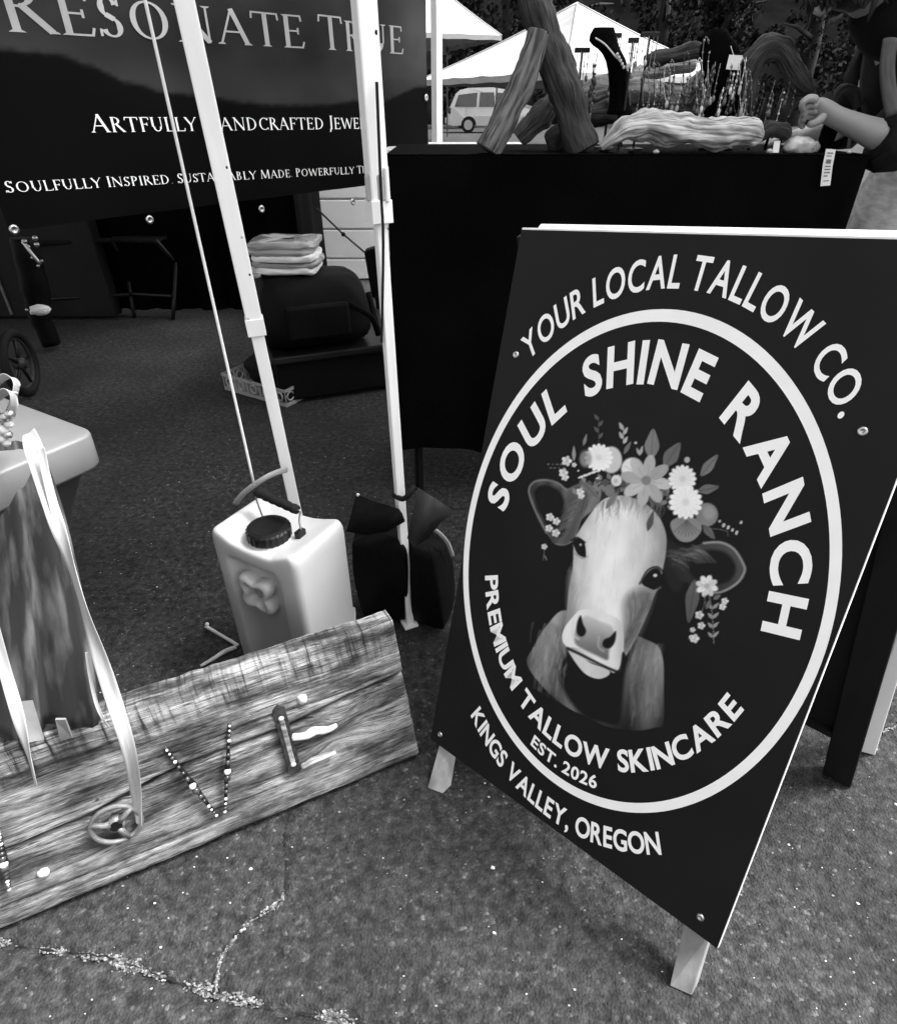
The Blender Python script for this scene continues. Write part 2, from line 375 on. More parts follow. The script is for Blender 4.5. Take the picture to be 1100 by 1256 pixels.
# ================================================================== THE SETTING
# ---- asphalt: one sheet, dense where the camera is close; cracks are carved
cracks = [[G(-40, 1150), G(60, 1166), G(130, 1174), G(215, 1204), G(262, 1218), G(330, 1236), G(420, 1250), G(520, 1275), G(640, 1300)],
          [G(262, 1218), G(270, 1172), G(305, 1130), G(345, 1105), G(352, 1060), G(350, 1020), G(362, 985)],
          [G(1010, 930), G(1060, 905), G(1110, 885), G(1180, 870)]]
def seg_dist(X, Y, line):
    d = np.full(X.shape, 9.)
    for a, b in zip(line[:-1], line[1:]):
        ax, ay, bx, by = a[0], a[1], b[0], b[1]; vx, vy = bx-ax, by-ay
        t = np.clip(((X-ax)*vx+(Y-ay)*vy)/(vx*vx+vy*vy), 0, 1)
        d = np.minimum(d, np.hypot(X-ax-t*vx, Y-ay-t*vy))
    return d
def build_ground():
    xs = np.concatenate([-np.geomspace(200, .95, 34), np.arange(-.92, 1.25, .0055), np.geomspace(1.28, 200, 32)])
    ys = np.concatenate([-np.geomspace(60, .2, 20), np.arange(.15, 1.55, .0055), np.geomspace(1.6, 90, 40)])
    X, Y = np.meshgrid(xs, ys); Z = np.zeros_like(X)
    # gentle waves and grit, faded out away from the dense patch
    fade = np.clip(1-np.maximum(np.abs(X-.15)-.95, 0)*8, 0, 1)*np.clip(1-np.maximum(Y-1.4, 0)*8, 0, 1)*np.clip(1-np.maximum(.25-Y, 0)*8, 0, 1)
    r2 = rng.normal(0, 1, X.shape)
    r2 = (r2+np.roll(r2, 1, 0)+np.roll(r2, 1, 1)+np.roll(r2, -1, 0)+np.roll(r2, -1, 1))/5
    Z += fade*r2*.0014
    wob = .004*np.sin(X*90)*np.cos(Y*70)+.003*np.sin(X*210+Y*130)
    for c, (w, dp) in zip(cracks, ((.006, .007), (.004, .006), (.004, .005))):
        d = np.abs(seg_dist(X, Y, c)+wob)
        Z -= fade*dp*np.exp(-(d/w)**2)
    Z -= .002
    mb = MB(); n, m = X.shape
    mb.v = list(zip(X.ravel().tolist(), Y.ravel().tolist(), Z.ravel().tolist())); mb.tc = mb.v
    idx = np.arange(n*m).reshape(n, m)
    mb.f = np.stack([idx[:-1, :-1].ravel(), idx[:-1, 1:].ravel(), idx[1:, 1:].ravel(), idx[1:, :-1].ravel()], 1).tolist()
    o = mb.build('ground', 'asphalt', smooth_=True); o['kind'] = 'structure'; o['label'] = 'dark worn asphalt of the market car park'
    return o
build_ground()

def pebble(mb, c, r):
    n = 5; vs = []; ang = random.random()*6.28
    for ring, (zz, rr) in enumerate(((.0, .8), (.45, 1.), (.85, .6))):
        for k in range(n):
            th = ang+6.283*k/n+ring*.5; q = r*rr*random.uniform(.7, 1.2)
            vs.append((c[0]+q*math.cos(th)*1.2, c[1]+q*math.sin(th)*.85, c[2]+zz*r*random.uniform(.7, 1.1)))
    fs = [(i*n+k, i*n+(k+1) % n, (i+1)*n+(k+1) % n, (i+1)*n+k) for i in range(2) for k in range(n)]+[tuple(range(2*n, 3*n))]
    mb.add(vs, fs); return len(vs)
mb = MB(); ink = []
for i in range(3600):                                   # loose grit and pale chips on the asphalt
    x, y = random.uniform(-.95, 1.25), random.uniform(.2, 2.0)
    r = random.choice((.0006, .0008, .0009, .0011, .0013, .0017))*random.uniform(.7, 1.3)
    if random.random() < .04: r = random.uniform(.0018, .0036)
    k = pebble(mb, (x, y, -.0025), r); ink += [random.choice((.3, .5, .7, 1.0, 1.6, 2.4))]*k
for ci, cr in enumerate(cracks):                        # gravel collected in the cracks
    for a, b in zip(cr[:-1], cr[1:]):
        L = np.linalg.norm(b-a); nn = np.array([-(b-a)[1], (b-a)[0]])/L
        for i in range(int(L*8500)):
            t = random.random(); p = a+(b-a)*t
            m = mnoise.noise(Vector((p[0]*17+ci*9, p[1]*17, 1.7)))*1.1+mnoise.noise(Vector((p[0]*55, p[1]*55, 4.2)))*.5    # drifts and gaps
            if m < random.uniform(-.25, .35): continue
            w = random.gauss(0, (.0058 if ci == 0 else .0032)*(.35+max(m, 0))); r = random.choice((.0006, .0008, .0011, .0015, .0021))*random.uniform(.7, 1.2)
            k = pebble(mb, (p[0]+nn[0]*w, p[1]+nn[1]*w, -.0045+.0025*random.random()), r); ink += [random.choice((.25, .4, .6, .85, 1.2))]*k
mb.ink = ink
o = mb.build('gravel', 'stone'); o['kind'] = 'stuff'; o['label'] = 'loose pale grit scattered over the asphalt and its cracks'

# dark open crack lines, jagged and of uneven width
mb = MB()
for ci, cr in enumerate(cracks):
    P2, _ = smooth([np.array(p) for p in cr], [1]*len(cr), 14); rows = []
    for i, p in enumerate(P2):
        t = P2[min(i+1, len(P2)-1)]-P2[max(i-1, 0)]; t = t/np.linalg.norm(t); nn = np.array([-t[1], t[0], 0]); o_ = .004*mnoise.noise(Vector((i*.6, ci*7., 0)))
        w = max(.00008, .0007+.0026*mnoise.noise(Vector((i*.33, ci*3., 5))))
        rows.append([p+nn*(o_-w)-[0, 0, .0006], p+nn*(o_+w)-[0, 0, .0006]])
    mb.sheet(rows)
o = mb.build('pavement_crack', 'black_rubber'); o['kind'] = 'structure'; o['label'] = 'dark cracks running through the asphalt in the foreground'

# ---- wooded hill behind everything
rows = []
for i in range(26):
    y = 46+i*3.0; row = []
    for j in range(60):
        x = -90+j*3.4
        row.append((x, y, -0.3+max(0, i-1)*1.9+1.6*mnoise.noise(Vector((x*.07, y*.07, 2)))*min(i, 5)/5))
    rows.append(row)
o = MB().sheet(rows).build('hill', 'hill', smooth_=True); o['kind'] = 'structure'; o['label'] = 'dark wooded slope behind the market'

def make_tree(loc, h, w, label, leaves=2600, seed=1):
    rnd = random.Random(seed); root = thing('forest_tree', loc, label, 'tree', 'trees on the slope behind the market')
    x, y, z = loc; mb = MB()
    mb.tube([(x, y, z-.6), (x+.1, y, z+h*.3), (x-.1, y+.1, z+h*.62), (x, y, z+h*.93)], [w*.07, w*.055, w*.035, w*.01], 8, sm=3, jitter=.15, jf=1.5)
    for k in range(9):
        t = .22+.07*k; a = rnd.random()*6.28; l = w*(.52-.045*k)
        mb.tube([(x, y, z+h*t), (x+math.cos(a)*l*.6, y+math.sin(a)*l*.6, z+h*t+.5), (x+math.cos(a)*l, y+math.sin(a)*l, z+h*t+.6)], [w*.022, w*.014, w*.004], 5)
    mb.build('trunk', 'bark', root, True)
    vs, fs = [], []
    cl = []
    for k in range(70):
        t = rnd.random()**.8; a = rnd.random()*6.28; rr = w*.5*(1-.75*t)*math.sqrt(rnd.random())*(.8+.5*rnd.random())
        cl.append((x+math.cos(a)*rr, y+math.sin(a)*rr, z+h*(.08+.92*t), w*(.06+.09*rnd.random())))
    for k in range(leaves):
        cx, cy, cz, cr = cl[rnd.randrange(len(cl))]
        d = Vector((rnd.gauss(0, 1), rnd.gauss(0, 1), rnd.gauss(0, .6))).normalized()*cr*rnd.random()**.4
        s_ = rnd.uniform(.10, .26); n = Vector((rnd.gauss(0, 1), rnd.gauss(0, 1), rnd.gauss(.6, 1))).normalized()
        a = n.orthogonal().normalized(); b = n.cross(a); c = Vector((cx, cy, cz))+d; i = len(vs)
        vs += [c-a*s_, c-b*s_*.5, c+a*s_, c+b*s_*.6]; fs.append((i, i+1, i+2, i+3))
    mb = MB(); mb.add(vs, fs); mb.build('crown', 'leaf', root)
    return root
TREES = [(-13, 47, 12, 7, 'broad dark tree far back left, above the printed banner'), (-7.5, 44, 11, 6, 'dark tree behind the small white canopy'),
         (-2.2, 49, 13, 7, 'tall dark tree behind the silver minivan, left of the driftwood tripod'), (3.4, 45, 12, 6.5, 'dark tree directly behind the top of the driftwood tripod'),
         (8.2, 50, 14, 7.5, 'dark tree rising behind the peak of the white marquee'), (12.5, 45, 12, 6.5, 'dark tree right of the white marquee peak'),
         (17.0, 48, 13, 7, 'dark tree behind the hanging necklaces'), (21.5, 45, 12, 7, 'dark tree between the driftwood arch and the shopper'),
         (26, 49, 13, 7.5, 'dark tree behind the head of the shopper'), (31.5, 46, 12, 7, 'dark tree at the far right edge of the woods'),
         (0.8, 41, 6, 4.5, 'low bushy tree behind the minivan roof'), (14.5, 40, 7, 5, 'low bushy tree right behind the marquee eave')]
for i, (x, y, h, w, lb) in enumerate(TREES): make_tree((x, y, 0), h, w, 'dark leafy tree: '+lb if False else lb, seed=i+3)

# ================================================================== CANOPIES
def canopy_roof(root, x0, x1, y0, y1, ze, zp, m, val=.22):
    cx, cy = (x0+x1)/2, (y0+y1)/2; mb = MB(); n = 10
    cs = [(x0, y0), (x1, y0), (x1, y1), (x0, y1)]
    for k in range(4):
        a, b = np.array(cs[k]), np.array(cs[(k+1) % 4]); rows = []
        for i in range(n+1):
            t = i/n; row = []
            for j in range(n+1):
                s = j/n; e = a+(b-a)*s; q = e*(1-t)+np.array((cx, cy))*t
                sag = -.09*(zp-ze)*math.sin(math.pi*t)*(.4+.6*math.sin(math.pi*s))
                row.append((q[0], q[1], ze+(zp-ze)*t+sag+.035*(1-t)**2*math.sin(s*31+k*2)*math.sin(math.pi*s)))
            rows.append(row)
        mb.sheet(rows)
    mb.build('roof', m, root, True)
    for k in range(4):
        a = np.array(cs[k]); pts = []
        for i in range(n+1):
            t = i/n; q = a*(1-t)+np.array((cx, cy))*t; pts.append((q[0], q[1], ze+(zp-ze)*t-.09*(zp-ze)*math.sin(math.pi*t)*.4+.004))
        MB().tube(pts, .012 if m != 'canopy_white' else .02, 6).build('hip_seam', 'pole_grey' if m != 'canopy_dark' else 'canopy_dark', root, True)
    mb = MB()
    for k in range(4):
        a, b = np.array(cs[k]), np.array(cs[(k+1) % 4]); rows = []
        for i in range(3):
            rows.append([(*(a+(b-a)*j/16), ze-.002-val*i/2+(.012*math.sin(j*2.1+i) if i == 2 else 0)) for j in range(17)])
        mb.sheet(rows)
    mb.build('valance', m, root, True)
def stall_leg(root, top, foot, joint, r_up, r_lo, yaw, bracket=False, m='white_paint', bolts=()):
    top, foot = np.array(top), np.array(foot); d = (top-foot)/np.linalg.norm(top-foot); jt = foot+d*joint
    up = (math.cos(yaw), math.sin(yaw), 0)
    a = MB().tube([jt, top], r_up, 4, sq=True, up=up).build('upper_leg', m, root, bevel=.0025)
    MB().tube([foot+d*.006, jt+d*.05], r_lo, 4, sq=True, up=up).build('lower_leg', m, root, bevel=.002)
    MB().tube([jt-d*.012, jt+d*.02], r_up+.0022, 4, sq=True, up=up).build('sleeve_collar', m, root, bevel=.001)
    MB().tube([foot-d*.0, foot+d*.008], r_lo*1.9, 4, sq=True, up=up).build('foot_plate', m, root, bevel=.002)
    ex = np.array([math.cos(yaw), math.sin(yaw), 0]); ey = np.cross(d, ex)
    for (h, kind, face) in bolts:
        c = foot+d*h; nrm = [ey, -ey, ex, -ex][face]
        # the square tube has its faces at 45 degrees to `up`
        nn = (ex+ey)/1.4142*1 if face == 0 else (ex-ey)/1.4142
        nn = nn if nn@(EYE-c) > 0 else -nn
        MB().lathe([(.0052, 0), (.0052, .0015), (.0036, .0035), (.001, .004)], c+nn*(r_up if h > joint else r_lo), 10, nn).build('bolt', 'steel' if kind else 'black_plastic', root, True)
    return d
# left stall canopy, its front right leg in view (photo left of centre)
PLY = 1.165
c1 = thing('canopy_tent', (-.345, PLY, 0), 'white telescopic canopy leg with bolts rising behind the white water jug', 'canopy', 'stall canopies')
top = D(226, 0, PLY); low = D(366, 640, PLY); dd = (top-low)/np.linalg.norm(top-low)
foot = low-dd*(low[2]/dd[2]); topp = foot+dd*2.12/dd[2]
jz = np.linalg.norm(D(312, 402, PLY)-foot)
stall_leg(c1, topp, foot, jz, .0150, .0122, R(45-28), bolts=[(jz+.022, 1, 0), (jz+.10, 0, 1), (np.linalg.norm(D(280, 290, PLY)-foot), 1, 1), (np.linalg.norm(D(263, 205, PLY)-foot), 0, 1)])
for (x, y) in ((-3.3, PLY), (-3.3, PLY+2.75), (-.42, PLY+2.75)):
    mb = MB().tube([(x, y, 0), (x, y, 2.12)], .015, 4, sq=True); mb.build('leg', 'white_paint', c1)
canopy_roof(c1, -3.35, topp[0]+.02, PLY-.03, PLY+2.78, 2.14, 3.0, 'canopy_dark')
# jewellery stall canopy, front left leg with grey bracket
PRY = 1.02
c2 = thing('canopy_tent', (-.09, PRY, 0), 'white canopy leg with grey slider bracket, standing between the two black weight bags', 'canopy', 'stall canopies')
top = D(446, 0, PRY); low = D(501, 752, PRY); dd = (top-low)/np.linalg.norm(top-low)
foot = low-dd*(low[2]/dd[2]); topp2 = foot+dd*2.12/dd[2]
jz2 = np.linalg.norm(D(466, 262, PRY)-foot)
stall_leg(c2, topp2, foot, jz2, .0142, .0088, R(45-20), bolts=[(np.linalg.norm(D(456, 40, PRY)-foot), 0, 1)])
c = D(461, 229, PRY)
MB().box(c, (.029, .030, .036), frame(dd)).build('slider_bracket', 'pole_grey', c2, bevel=.003)
MB().box(c+np.array([.017, -.003, .004]), (.006, .022, .046), frame(dd)).build('bracket_pin', 'white_paint', c2, bevel=.002)
MB().tube([D(462, 100, PRY-.02), D(467, 230, PRY-.022), D(470, 300, PRY-.02), D(468, 420, PRY-.012)], .0022, 6, sm=4).build('black_cord', 'black_rubber', c2)
legs2 = [(2.95, PRY), (2.95, 4.0)]
for (x, y) in legs2: MB().tube([(x, y, 0), (x, y, 2.12)], .015, 4, sq=True).build('leg', 'white_paint', c2)
MB().tube([(-.066, 4.0, 0), (-.060, 4.0, 2.12)], .021, 4, sq=True, up=(1, 1, 0)).build('leg', 'white_paint', c2, label='white rear leg seen right beside the end of the banner')
canopy_roof(c2, topp2[0]-.02, 3.0, PRY-.03, 4.05, 2.14, 3.0, 'canopy_thin')

# distant white tents
def far_tent(cx, cy, s, ze, zp, label, rot):
    root = thing('white_tent', (cx, cy, 0), label, 'tent', 'white tents across the car park')
    canopy_roof(root, cx-s/2, cx+s/2, cy-s/2, cy+s/2, ze, zp, 'canopy_white', val=.12)
    for sx in (-1, 1):
        for sy in (-1, 1):
            MB().tube([(cx+sx*s*.485, cy+sy*s*.485, 0), (cx+sx*s*.485, cy+sy*s*.485, ze)], .02, 4, sq=True).build('leg', 'iron', root)
    Mz = Matrix.Translation(Vector((cx, cy, 0))) @ Matrix.Rotation(rot, 4, 'Z') @ Matrix.Translation(Vector((-cx, -cy, 0)))
    root.rotation_euler = (0, 0, rot)
    return root
MP = D(708, 3, 19.5)
far_tent(MP[0], 19.5, 5.8, D(600, 93, 17.5)[2], MP[2], 'large white marquee whose peak shows right of the driftwood tripod', R(34))
far_tent(-1.5, 26, 5.0, 2.9, 5.1, 'small white tent farther back, cut off by the end of the banner', R(20))

# distant minivan
def minivan():
    y = 33.0; x0 = D(547, 150, y)[0]; L = 4.6; W = 1.8
    root = thing('minivan', (x0+L/2, y+W/2, 0), 'silver minivan parked across the lot, left of the driftwood tripod', 'car')
    prof = [(0, .35), (.02, .62), (.10, .88), (.20, 1.05), (.42, 1.48), (.62, 1.64), (1.0, 1.72), (2.1, 1.74), (2.75, 1.66), (3.55, 1.12), (4.35, .92), (4.58, .70), (4.6, .36)]
    bottom = [(4.2, .28)]+[(3.72+.36*math.cos(t), .30+.36*math.sin(t)) for t in np.linspace(0, math.pi, 8)]+[(1.02+.36*math.cos(t), .30+.36*math.sin(t)) for t in np.linspace(0, math.pi, 8)]+[(.3, .28)]
    poly = prof+bottom; mb = MB(); n = len(poly)
    ins = [(2.3+(px_-2.3)*(.985), pz) for px_, pz in poly]
    secs = []
    for t, k in ((0, .0), (.06, 1), (W-.06, 1), (W, 0)):
        secs.append([(x0+px_, y+t+(max(0, pz-.95)*.16 if t < W/2 else -max(0, pz-.95)*.16), pz) for px_, pz in (poly if k else ins)])
    b = [mb.add(s_, []) for s_ in secs]
    for q in range(3):
        for i in range(n): mb.f.append((b[q]+i, b[q]+(i+1) % n, b[q+1]+(i+1) % n, b[q+1]+i))
    mb.f.append(tuple(b[0]+i for i in range(n))); mb.f.append(tuple(b[3]+i for i in reversed(range(n))))
    mb.build('body', 'car_paint', root)
    for w in ([(.40, 1.02), (.56, 1.46), (1.42, 1.55), (1.38, 1.02)], [(1.50, 1.02), (1.54, 1.55), (2.16, 1.56), (2.24, 1.02)], [(2.36, 1.02), (2.28, 1.55), (2.70, 1.52), (3.2, 1.08)]):
        lo = [(x0+a, y+max(0, z_-.95)*.16-.012, z_) for a, z_ in w]; hi = [(p[0], p[1]+.03, p[2]) for p in lo]
        MB().hexa(lo, hi).build('window', 'car_glass', root)
    for wx in (1.02, 3.72):
        for wy in (.02, W-.22):
            w = MB().lathe([(.22, 0), (.31, .02), (.32, .05), (.32, .17), (.31, .2)], (x0+wx, y+wy, .32), 18, (0, 1, 0)).build('wheel', 'black_rubber', root)
            MB().lathe([(.20, -.012), (.2, .02)], (x0+wx, y+wy, .32), 14, (0, 1, 0)).build('rim', 'steel', w)
    MB().box((x0+.02, y+.9, .48), (.14, 1.7, .2)).build('bumper', 'car_paint', root, bevel=.03)
    MB().box((x0+.16, y+.05, .86), (.14, .1, .26)).build('tail_light', 'car_glass', root, bevel=.02)
minivan()

# pale low table far behind the tripod, only its edge shows
def pale_table():
    y = 2.62; a, b = D(537, 187, y), D(654, 187, y)
    root = thing('folding_table', ((a[0]+b[0])/2, y+.25, 0), 'white folding table edge just behind the foot of the driftwood tripod', 'table')
    MB().box(((a[0]+b[0])/2-.1, y+.25, a[2]), (b[0]-a[0]+.2, .5, .028)).build('tabletop', 'white_paint', root, bevel=.005)
    for sx in (-.18, .1):
        for sy in (.06, .44): MB().tube([((a[0]+b[0])/2+sx, y+sy, 0), ((a[0]+b[0])/2+sx, y+sy, a[2]-.01)], .012, 8).build('leg', 'pole_grey', root)
    return a[2]
pale_table()

# ================================================================== BANNER
BA, BB = np.array([-1.07, 1.6]), np.array([-.08, 2.95]); BZ0, BZ1 = .75, 1.62
BE = (BB-BA)/np.linalg.norm(BB-BA); BL = np.linalg.norm(BB-BA); BN = np.array([BE[1], -BE[0], 0])
BO = np.array([BA[0], BA[1], BZ0]); BX = np.array([BE[0], BE[1], 0])
def ban(u, v):
    X = on_plane(u, v, BO, BN); return (X-BO)@BX, X[2]-BZ0
def bpt(s, t, off=0.):
    wv = .006*math.sin(s*6.3+1)*math.sin(t*3.0+.4)+.003*math.sin(s*17+t*4)
    return BO+BX*s+np.array([0, 0, t])+BN*(off+wv)
SERIF = {}
def serif_font():
    """roman capitals on a 1-high body: L = line (x0,y0,x1,y1,w), A = arc (cx,cy,rx,ry,a0,a1,wmin,wmax), S = serif bar (x,y,halfwidth)"""
    T, t = .125, .05
    def I(x): return [('L', x, 0, x, 1, T), ('S', x, 0, .13), ('S', x, 1, .13)]
    F = SERIF
    F['I'] = (.34, I(.17))
    F['L'] = (.66, I(.17)+[('L', .17, .02, .62, .02, t), ('L', .60, 0, .64, .2, t)])
    F['E'] = (.68, I(.17)+[('L', .17, .02, .60, .02, t), ('L', .58, 0, .63, .2, t), ('L', .17, .98, .56, .98, t), ('L', .56, 1, .58, .82, t), ('L', .17, .52, .48, .52, t), ('L', .48, .62, .48, .42, t)])
    F['F'] = (.62, I(.17)+[('L', .17, .98, .56, .98, t), ('L', .56, 1, .58, .82, t), ('L', .17, .52, .46, .52, t), ('L', .46, .62, .46, .42, t)])
    F['T'] = (.80, [('L', .4, 0, .4, 1, T), ('S', .4, 0, .13), ('L', .06, .98, .74, .98, t), ('L', .06, 1, .04, .80, t), ('L', .74, 1, .76, .80, t)])
    F['R'] = (.78, I(.17)+[('A', .30, .76, .25, .23, -90, 90, t, T), ('L', .17, .98, .31, .98, t), ('L', .17, .53, .31, .53, t), ('L', .34, .54, .70, .02, T), ('S', .72, 0, .09)])
    F['P'] = (.66, I(.17)+[('A', .30, .74, .27, .25, -90, 90, t, T), ('L', .17, .98, .31, .98, t), ('L', .17, .49, .31, .49, t)])
    F['B'] = (.70, I(.17)+[('A', .28, .77, .22, .22, -90, 90, t, T), ('A', .30, .28, .27, .26, -90, 90, t, T), ('L', .17, .98, .3, .98, t), ('L', .17, .54, .3, .54, t), ('L', .17, .02, .3, .02, t)])
    F['D'] = (.88, I(.17)+[('A', .32, .5, .44, .48, -90, 90, t, T), ('L', .17, .98, .33, .98, t), ('L', .17, .02, .33, .02, t)])
    F['O'] = (.98, [('A', .49, .5, .40, .49, 0, 360, t, T)])
    F['C'] = (.84, [('A', .49, .5, .40, .49, 45, 315, t, T), ('L', .77, .80, .78, .98, t), ('L', .77, .20, .79, .04, t*.8)])
    F['S'] = (.58, [('A', .29, .74, .20, .245, 20, 250, t, T), ('A', .28, .255, .22, .25, -160, 72, t, T), ('L', .21, .56, .36, .45, T), ('L', .48, .78, .48, .97, t), ('L', .06, .2, .05, .02, t)])
    F['U'] = (.86, [('L', .17, .34, .17, 1, T), ('L', .69, .34, .69, 1, t), ('S', .17, 1, .13), ('S', .69, 1, .11), ('A', .43, .34, .26, .33, 180, 360, t, T*.9)])
    F['N'] = (.92, [('L', .16, 0, .16, 1, t), ('L', .76, 0, .76, 1, t), ('L', .14, 1, .76, .02, T), ('S', .16, 0, .11), ('S', .76, 1, .11), ('S', .10, 1, .07)])
    F['A'] = (.88, [('L', .43, 1.0, .10, .02, t), ('L', .42, 1.0, .76, .02, T), ('S', .10, 0, .10), ('S', .77, 0, .12), ('L', .22, .36, .64, .36, t)])
    F['M'] = (1.06, [('L', .14, 0, .20, 1, t), ('L', .90, 0, .85, 1, T), ('L', .20, 1, .52, .05, T), ('L', .85, 1, .52, .05, t), ('S', .14, 0, .10), ('S', .90, 0, .12)])
    F['W'] = (1.28, [('L', .10, 1, .38, .02, T), ('L', .64, .95, .38, .02, t), ('L', .62, .95, .92, .02, T), ('L', 1.18, 1, .92, .02, t), ('S', .10, 1, .11), ('S', 1.18, 1, .09)])
    F['Y'] = (.80, [('L', .08, 1, .40, .46, T), ('L', .73, 1, .41, .46, t), ('L', .40, 0, .40, .48, T), ('S', .09, 1, .11), ('S', .73, 1, .09), ('S', .40, 0, .13)])
    F['V'] = (.84, [('L', .10, 1, .42, .02, T), ('L', .74, 1, .42, .02, t), ('S', .10, 1, .11), ('S', .74, 1, .09)])
    F['H'] = (.92, I(.17)+I(.74)+[('L', .17, .52, .74, .52, t)])
    F['J'] = (.38, [('L', .20, .0, .20, 1, T), ('S', .20, 1, .13), ('A', .04, .02, .16, .26, -80, 0, t, T)])
    F['.'] = (.26, [('A', .13, .06, .035, .035, 0, 360, .07, .07)])
    F[' '] = (.36, [])
serif_font()
def serif_quads(ch):
    out = []
    for q in SERIF[ch][1]:
        if q[0] == 'L':
            _, a, b, c, d, w = q; n = math.hypot(c-a, d-b); nx, ny = -(d-b)/n*w/2, (c-a)/n*w/2
            out.append([[(a+nx, b+ny), (a-nx, b-ny), (c-nx, d-ny), (c+nx, d+ny)]])
        elif q[0] == 'S':
            _, x, y, h = q; dy = .035 if y < .5 else -.035
            out.append([[(x-h, y), (x+h, y), (x+h*.55, y+dy*1.3), (x-h*.55, y+dy*1.3)]])
        else:
            _, cx, cy, rx, ry, a0, a1, w0, w1 = q; n = max(6, int(abs(a1-a0)/14)); strip = []
            def P(a, o):
                r = math.radians(a); k = abs(math.cos(r)); w = w0+(w1-w0)*k*k
                return (cx+math.cos(r)*(rx+o*w-w1*.35*0), cy+math.sin(r)*(ry+o*w))
            for i in range(n):
                p, q2 = a0+(a1-a0)*i/n, a0+(a1-a0)*(i+1)/n
                strip.append([P(p, 0), P(p, -1), P(q2, -1), P(q2, 0)])
            out.append(strip)
    return out
def banner_text(root, txt, u0, v0, u1, v1, hpx0, track=.0, big=1.0, bigs=(), label=''):
    """text whose baseline runs between two photo points; letters fill the width; `bigs` are taller first letters"""
    s0, t0 = ban(u0, v0); s1, t1 = ban(u1, v1); _, th = ban(u0, v0-hpx0); h = th-t0
    adv = [SERIF[c][0]*(big if i in bigs else 1)+track for i, c in enumerate(txt)]; tot = sum(adv); k = (s1-s0)/tot; x = 0; e = 0; mb = MB(); word = ''
    for i, c in enumerate(txt+' '):
        if c == ' ':
            mb.build('printed_word', 'banner_grey' if bigs == (0, 9) else 'sign_white', root, label='pale serif word '+word.strip('.')); mb = MB(); word = ''
            if i < len(txt): x += adv[i]
            continue
        word += c
        hh = h*(big if i in bigs else 1); kk = k*(big if i in bigs else 1)
        for strip in serif_quads(c):
            e = (e+1) % 12
            for q in strip:
                pts = []
                for px_, py in q:
                    s = s0+x*k+px_*kk; t = t0+(t1-t0)*(s-s0)/(s1-s0)+py*hh
                    pts.append(bpt(s, t, .0012+e*.00006))
                mb.add(pts, [(0, 1, 2, 3)])
        x += adv[i]
def build_banner():
    root = thing('banner', (BA[0], BA[1], 0), 'black printed jewellery banner with white serif lettering over a mountain ridge', 'banner')
    n, m = 220, 110; rows = []; ink = []
    ridge = [ban(*c) for c in ((-60, 50), (0, 62), (80, 72), (150, 100), (200, 115), (240, 119), (275, 124), (340, 132), (400, 130), (440, 125), (480, 124), (500, 112), (530, 106), (545, 100))]
    rs = [r[0] for r in ridge]; rt = [r[1] for r in ridge]
    cl = [(np.array(ban(515, 50)), .20, .14, 42), (np.array(ban(60, 30)), .3, .12, 10), (np.array(ban(380, 70)), .3, .12, 6)]
    for i in range(m):
        t = (BZ1-BZ0)*i/(m-1); row = []
        for j in range(n):
            s = BL*j/(n-1); row.append(bpt(s, t))
            r = np.interp(s, rs, rt)+.008*mnoise.fractal(Vector((s*14, 3, 0)), 1, 2, 4)
            d = t-r
            if d < 0: g = 9+4*max(0, 1+d/.05)*.6
            else:
                g = 46+16*mnoise.fractal(Vector((s*3, t*6, 1)), 1, 2, 3)
                for c, sx, sy, gg in cl: g += gg*math.exp(-((s-c[0])/sx)**2-((t-c[1])/sy)**2)
                k = min(d/.01, 1); g = g*k+11*(1-k)
            ink.append(lin(g)*.85)
        rows.append(row)
    mb = MB().sheet(rows); mb.ink = ink; sh = mb.build('sheet', 'banner_print', root, True)
    banner_text(root, 'RESONATE TRUE', 6, 38, 497, 66, 56, .02, 1.10, (0, 9))
    banner_text(root, 'ARTFULLY HANDCRAFTED JEWELRY', 112, 162, 466, 157, 19, .02, 1.18, (0, 9, 21))
    banner_text(root, 'SOULFULLY INSPIRED. SUSTAINABLY MADE. POWERFULLY TIMELESS.', 6, 236, 480, 210, 13.5, .02, 1.10, (0, 10, 20, 32, 38, 49))
    for (u, v) in ((16, 281), (183, 269), (320, 256), (431, 247), (524, 119)):
        s, t = ban(u, v); c = bpt(s, t, .002)
        MB().lathe([(.011, 0), (.012, .002), (.008, .0035), (.0055, .0035), (.005, .0)], c, 14, BN).build('grommet', 'steel', root, True)
    # top and end poles that carry it
    for s in (.02, BL*.5, BL-.02): MB().tube([bpt(s, BZ1-BZ0-.01, -.012), bpt(s, 2.2-BZ0, -.02)], .003, 6).build('tie_cord', 'rope', root)
    MB().tube([bpt(-.02, BZ1-BZ0, -.012), bpt(BL+.02, BZ1-BZ0, -.012)], .012, 8).build('top_rail', 'black_plastic', root)
    return root
build_banner()
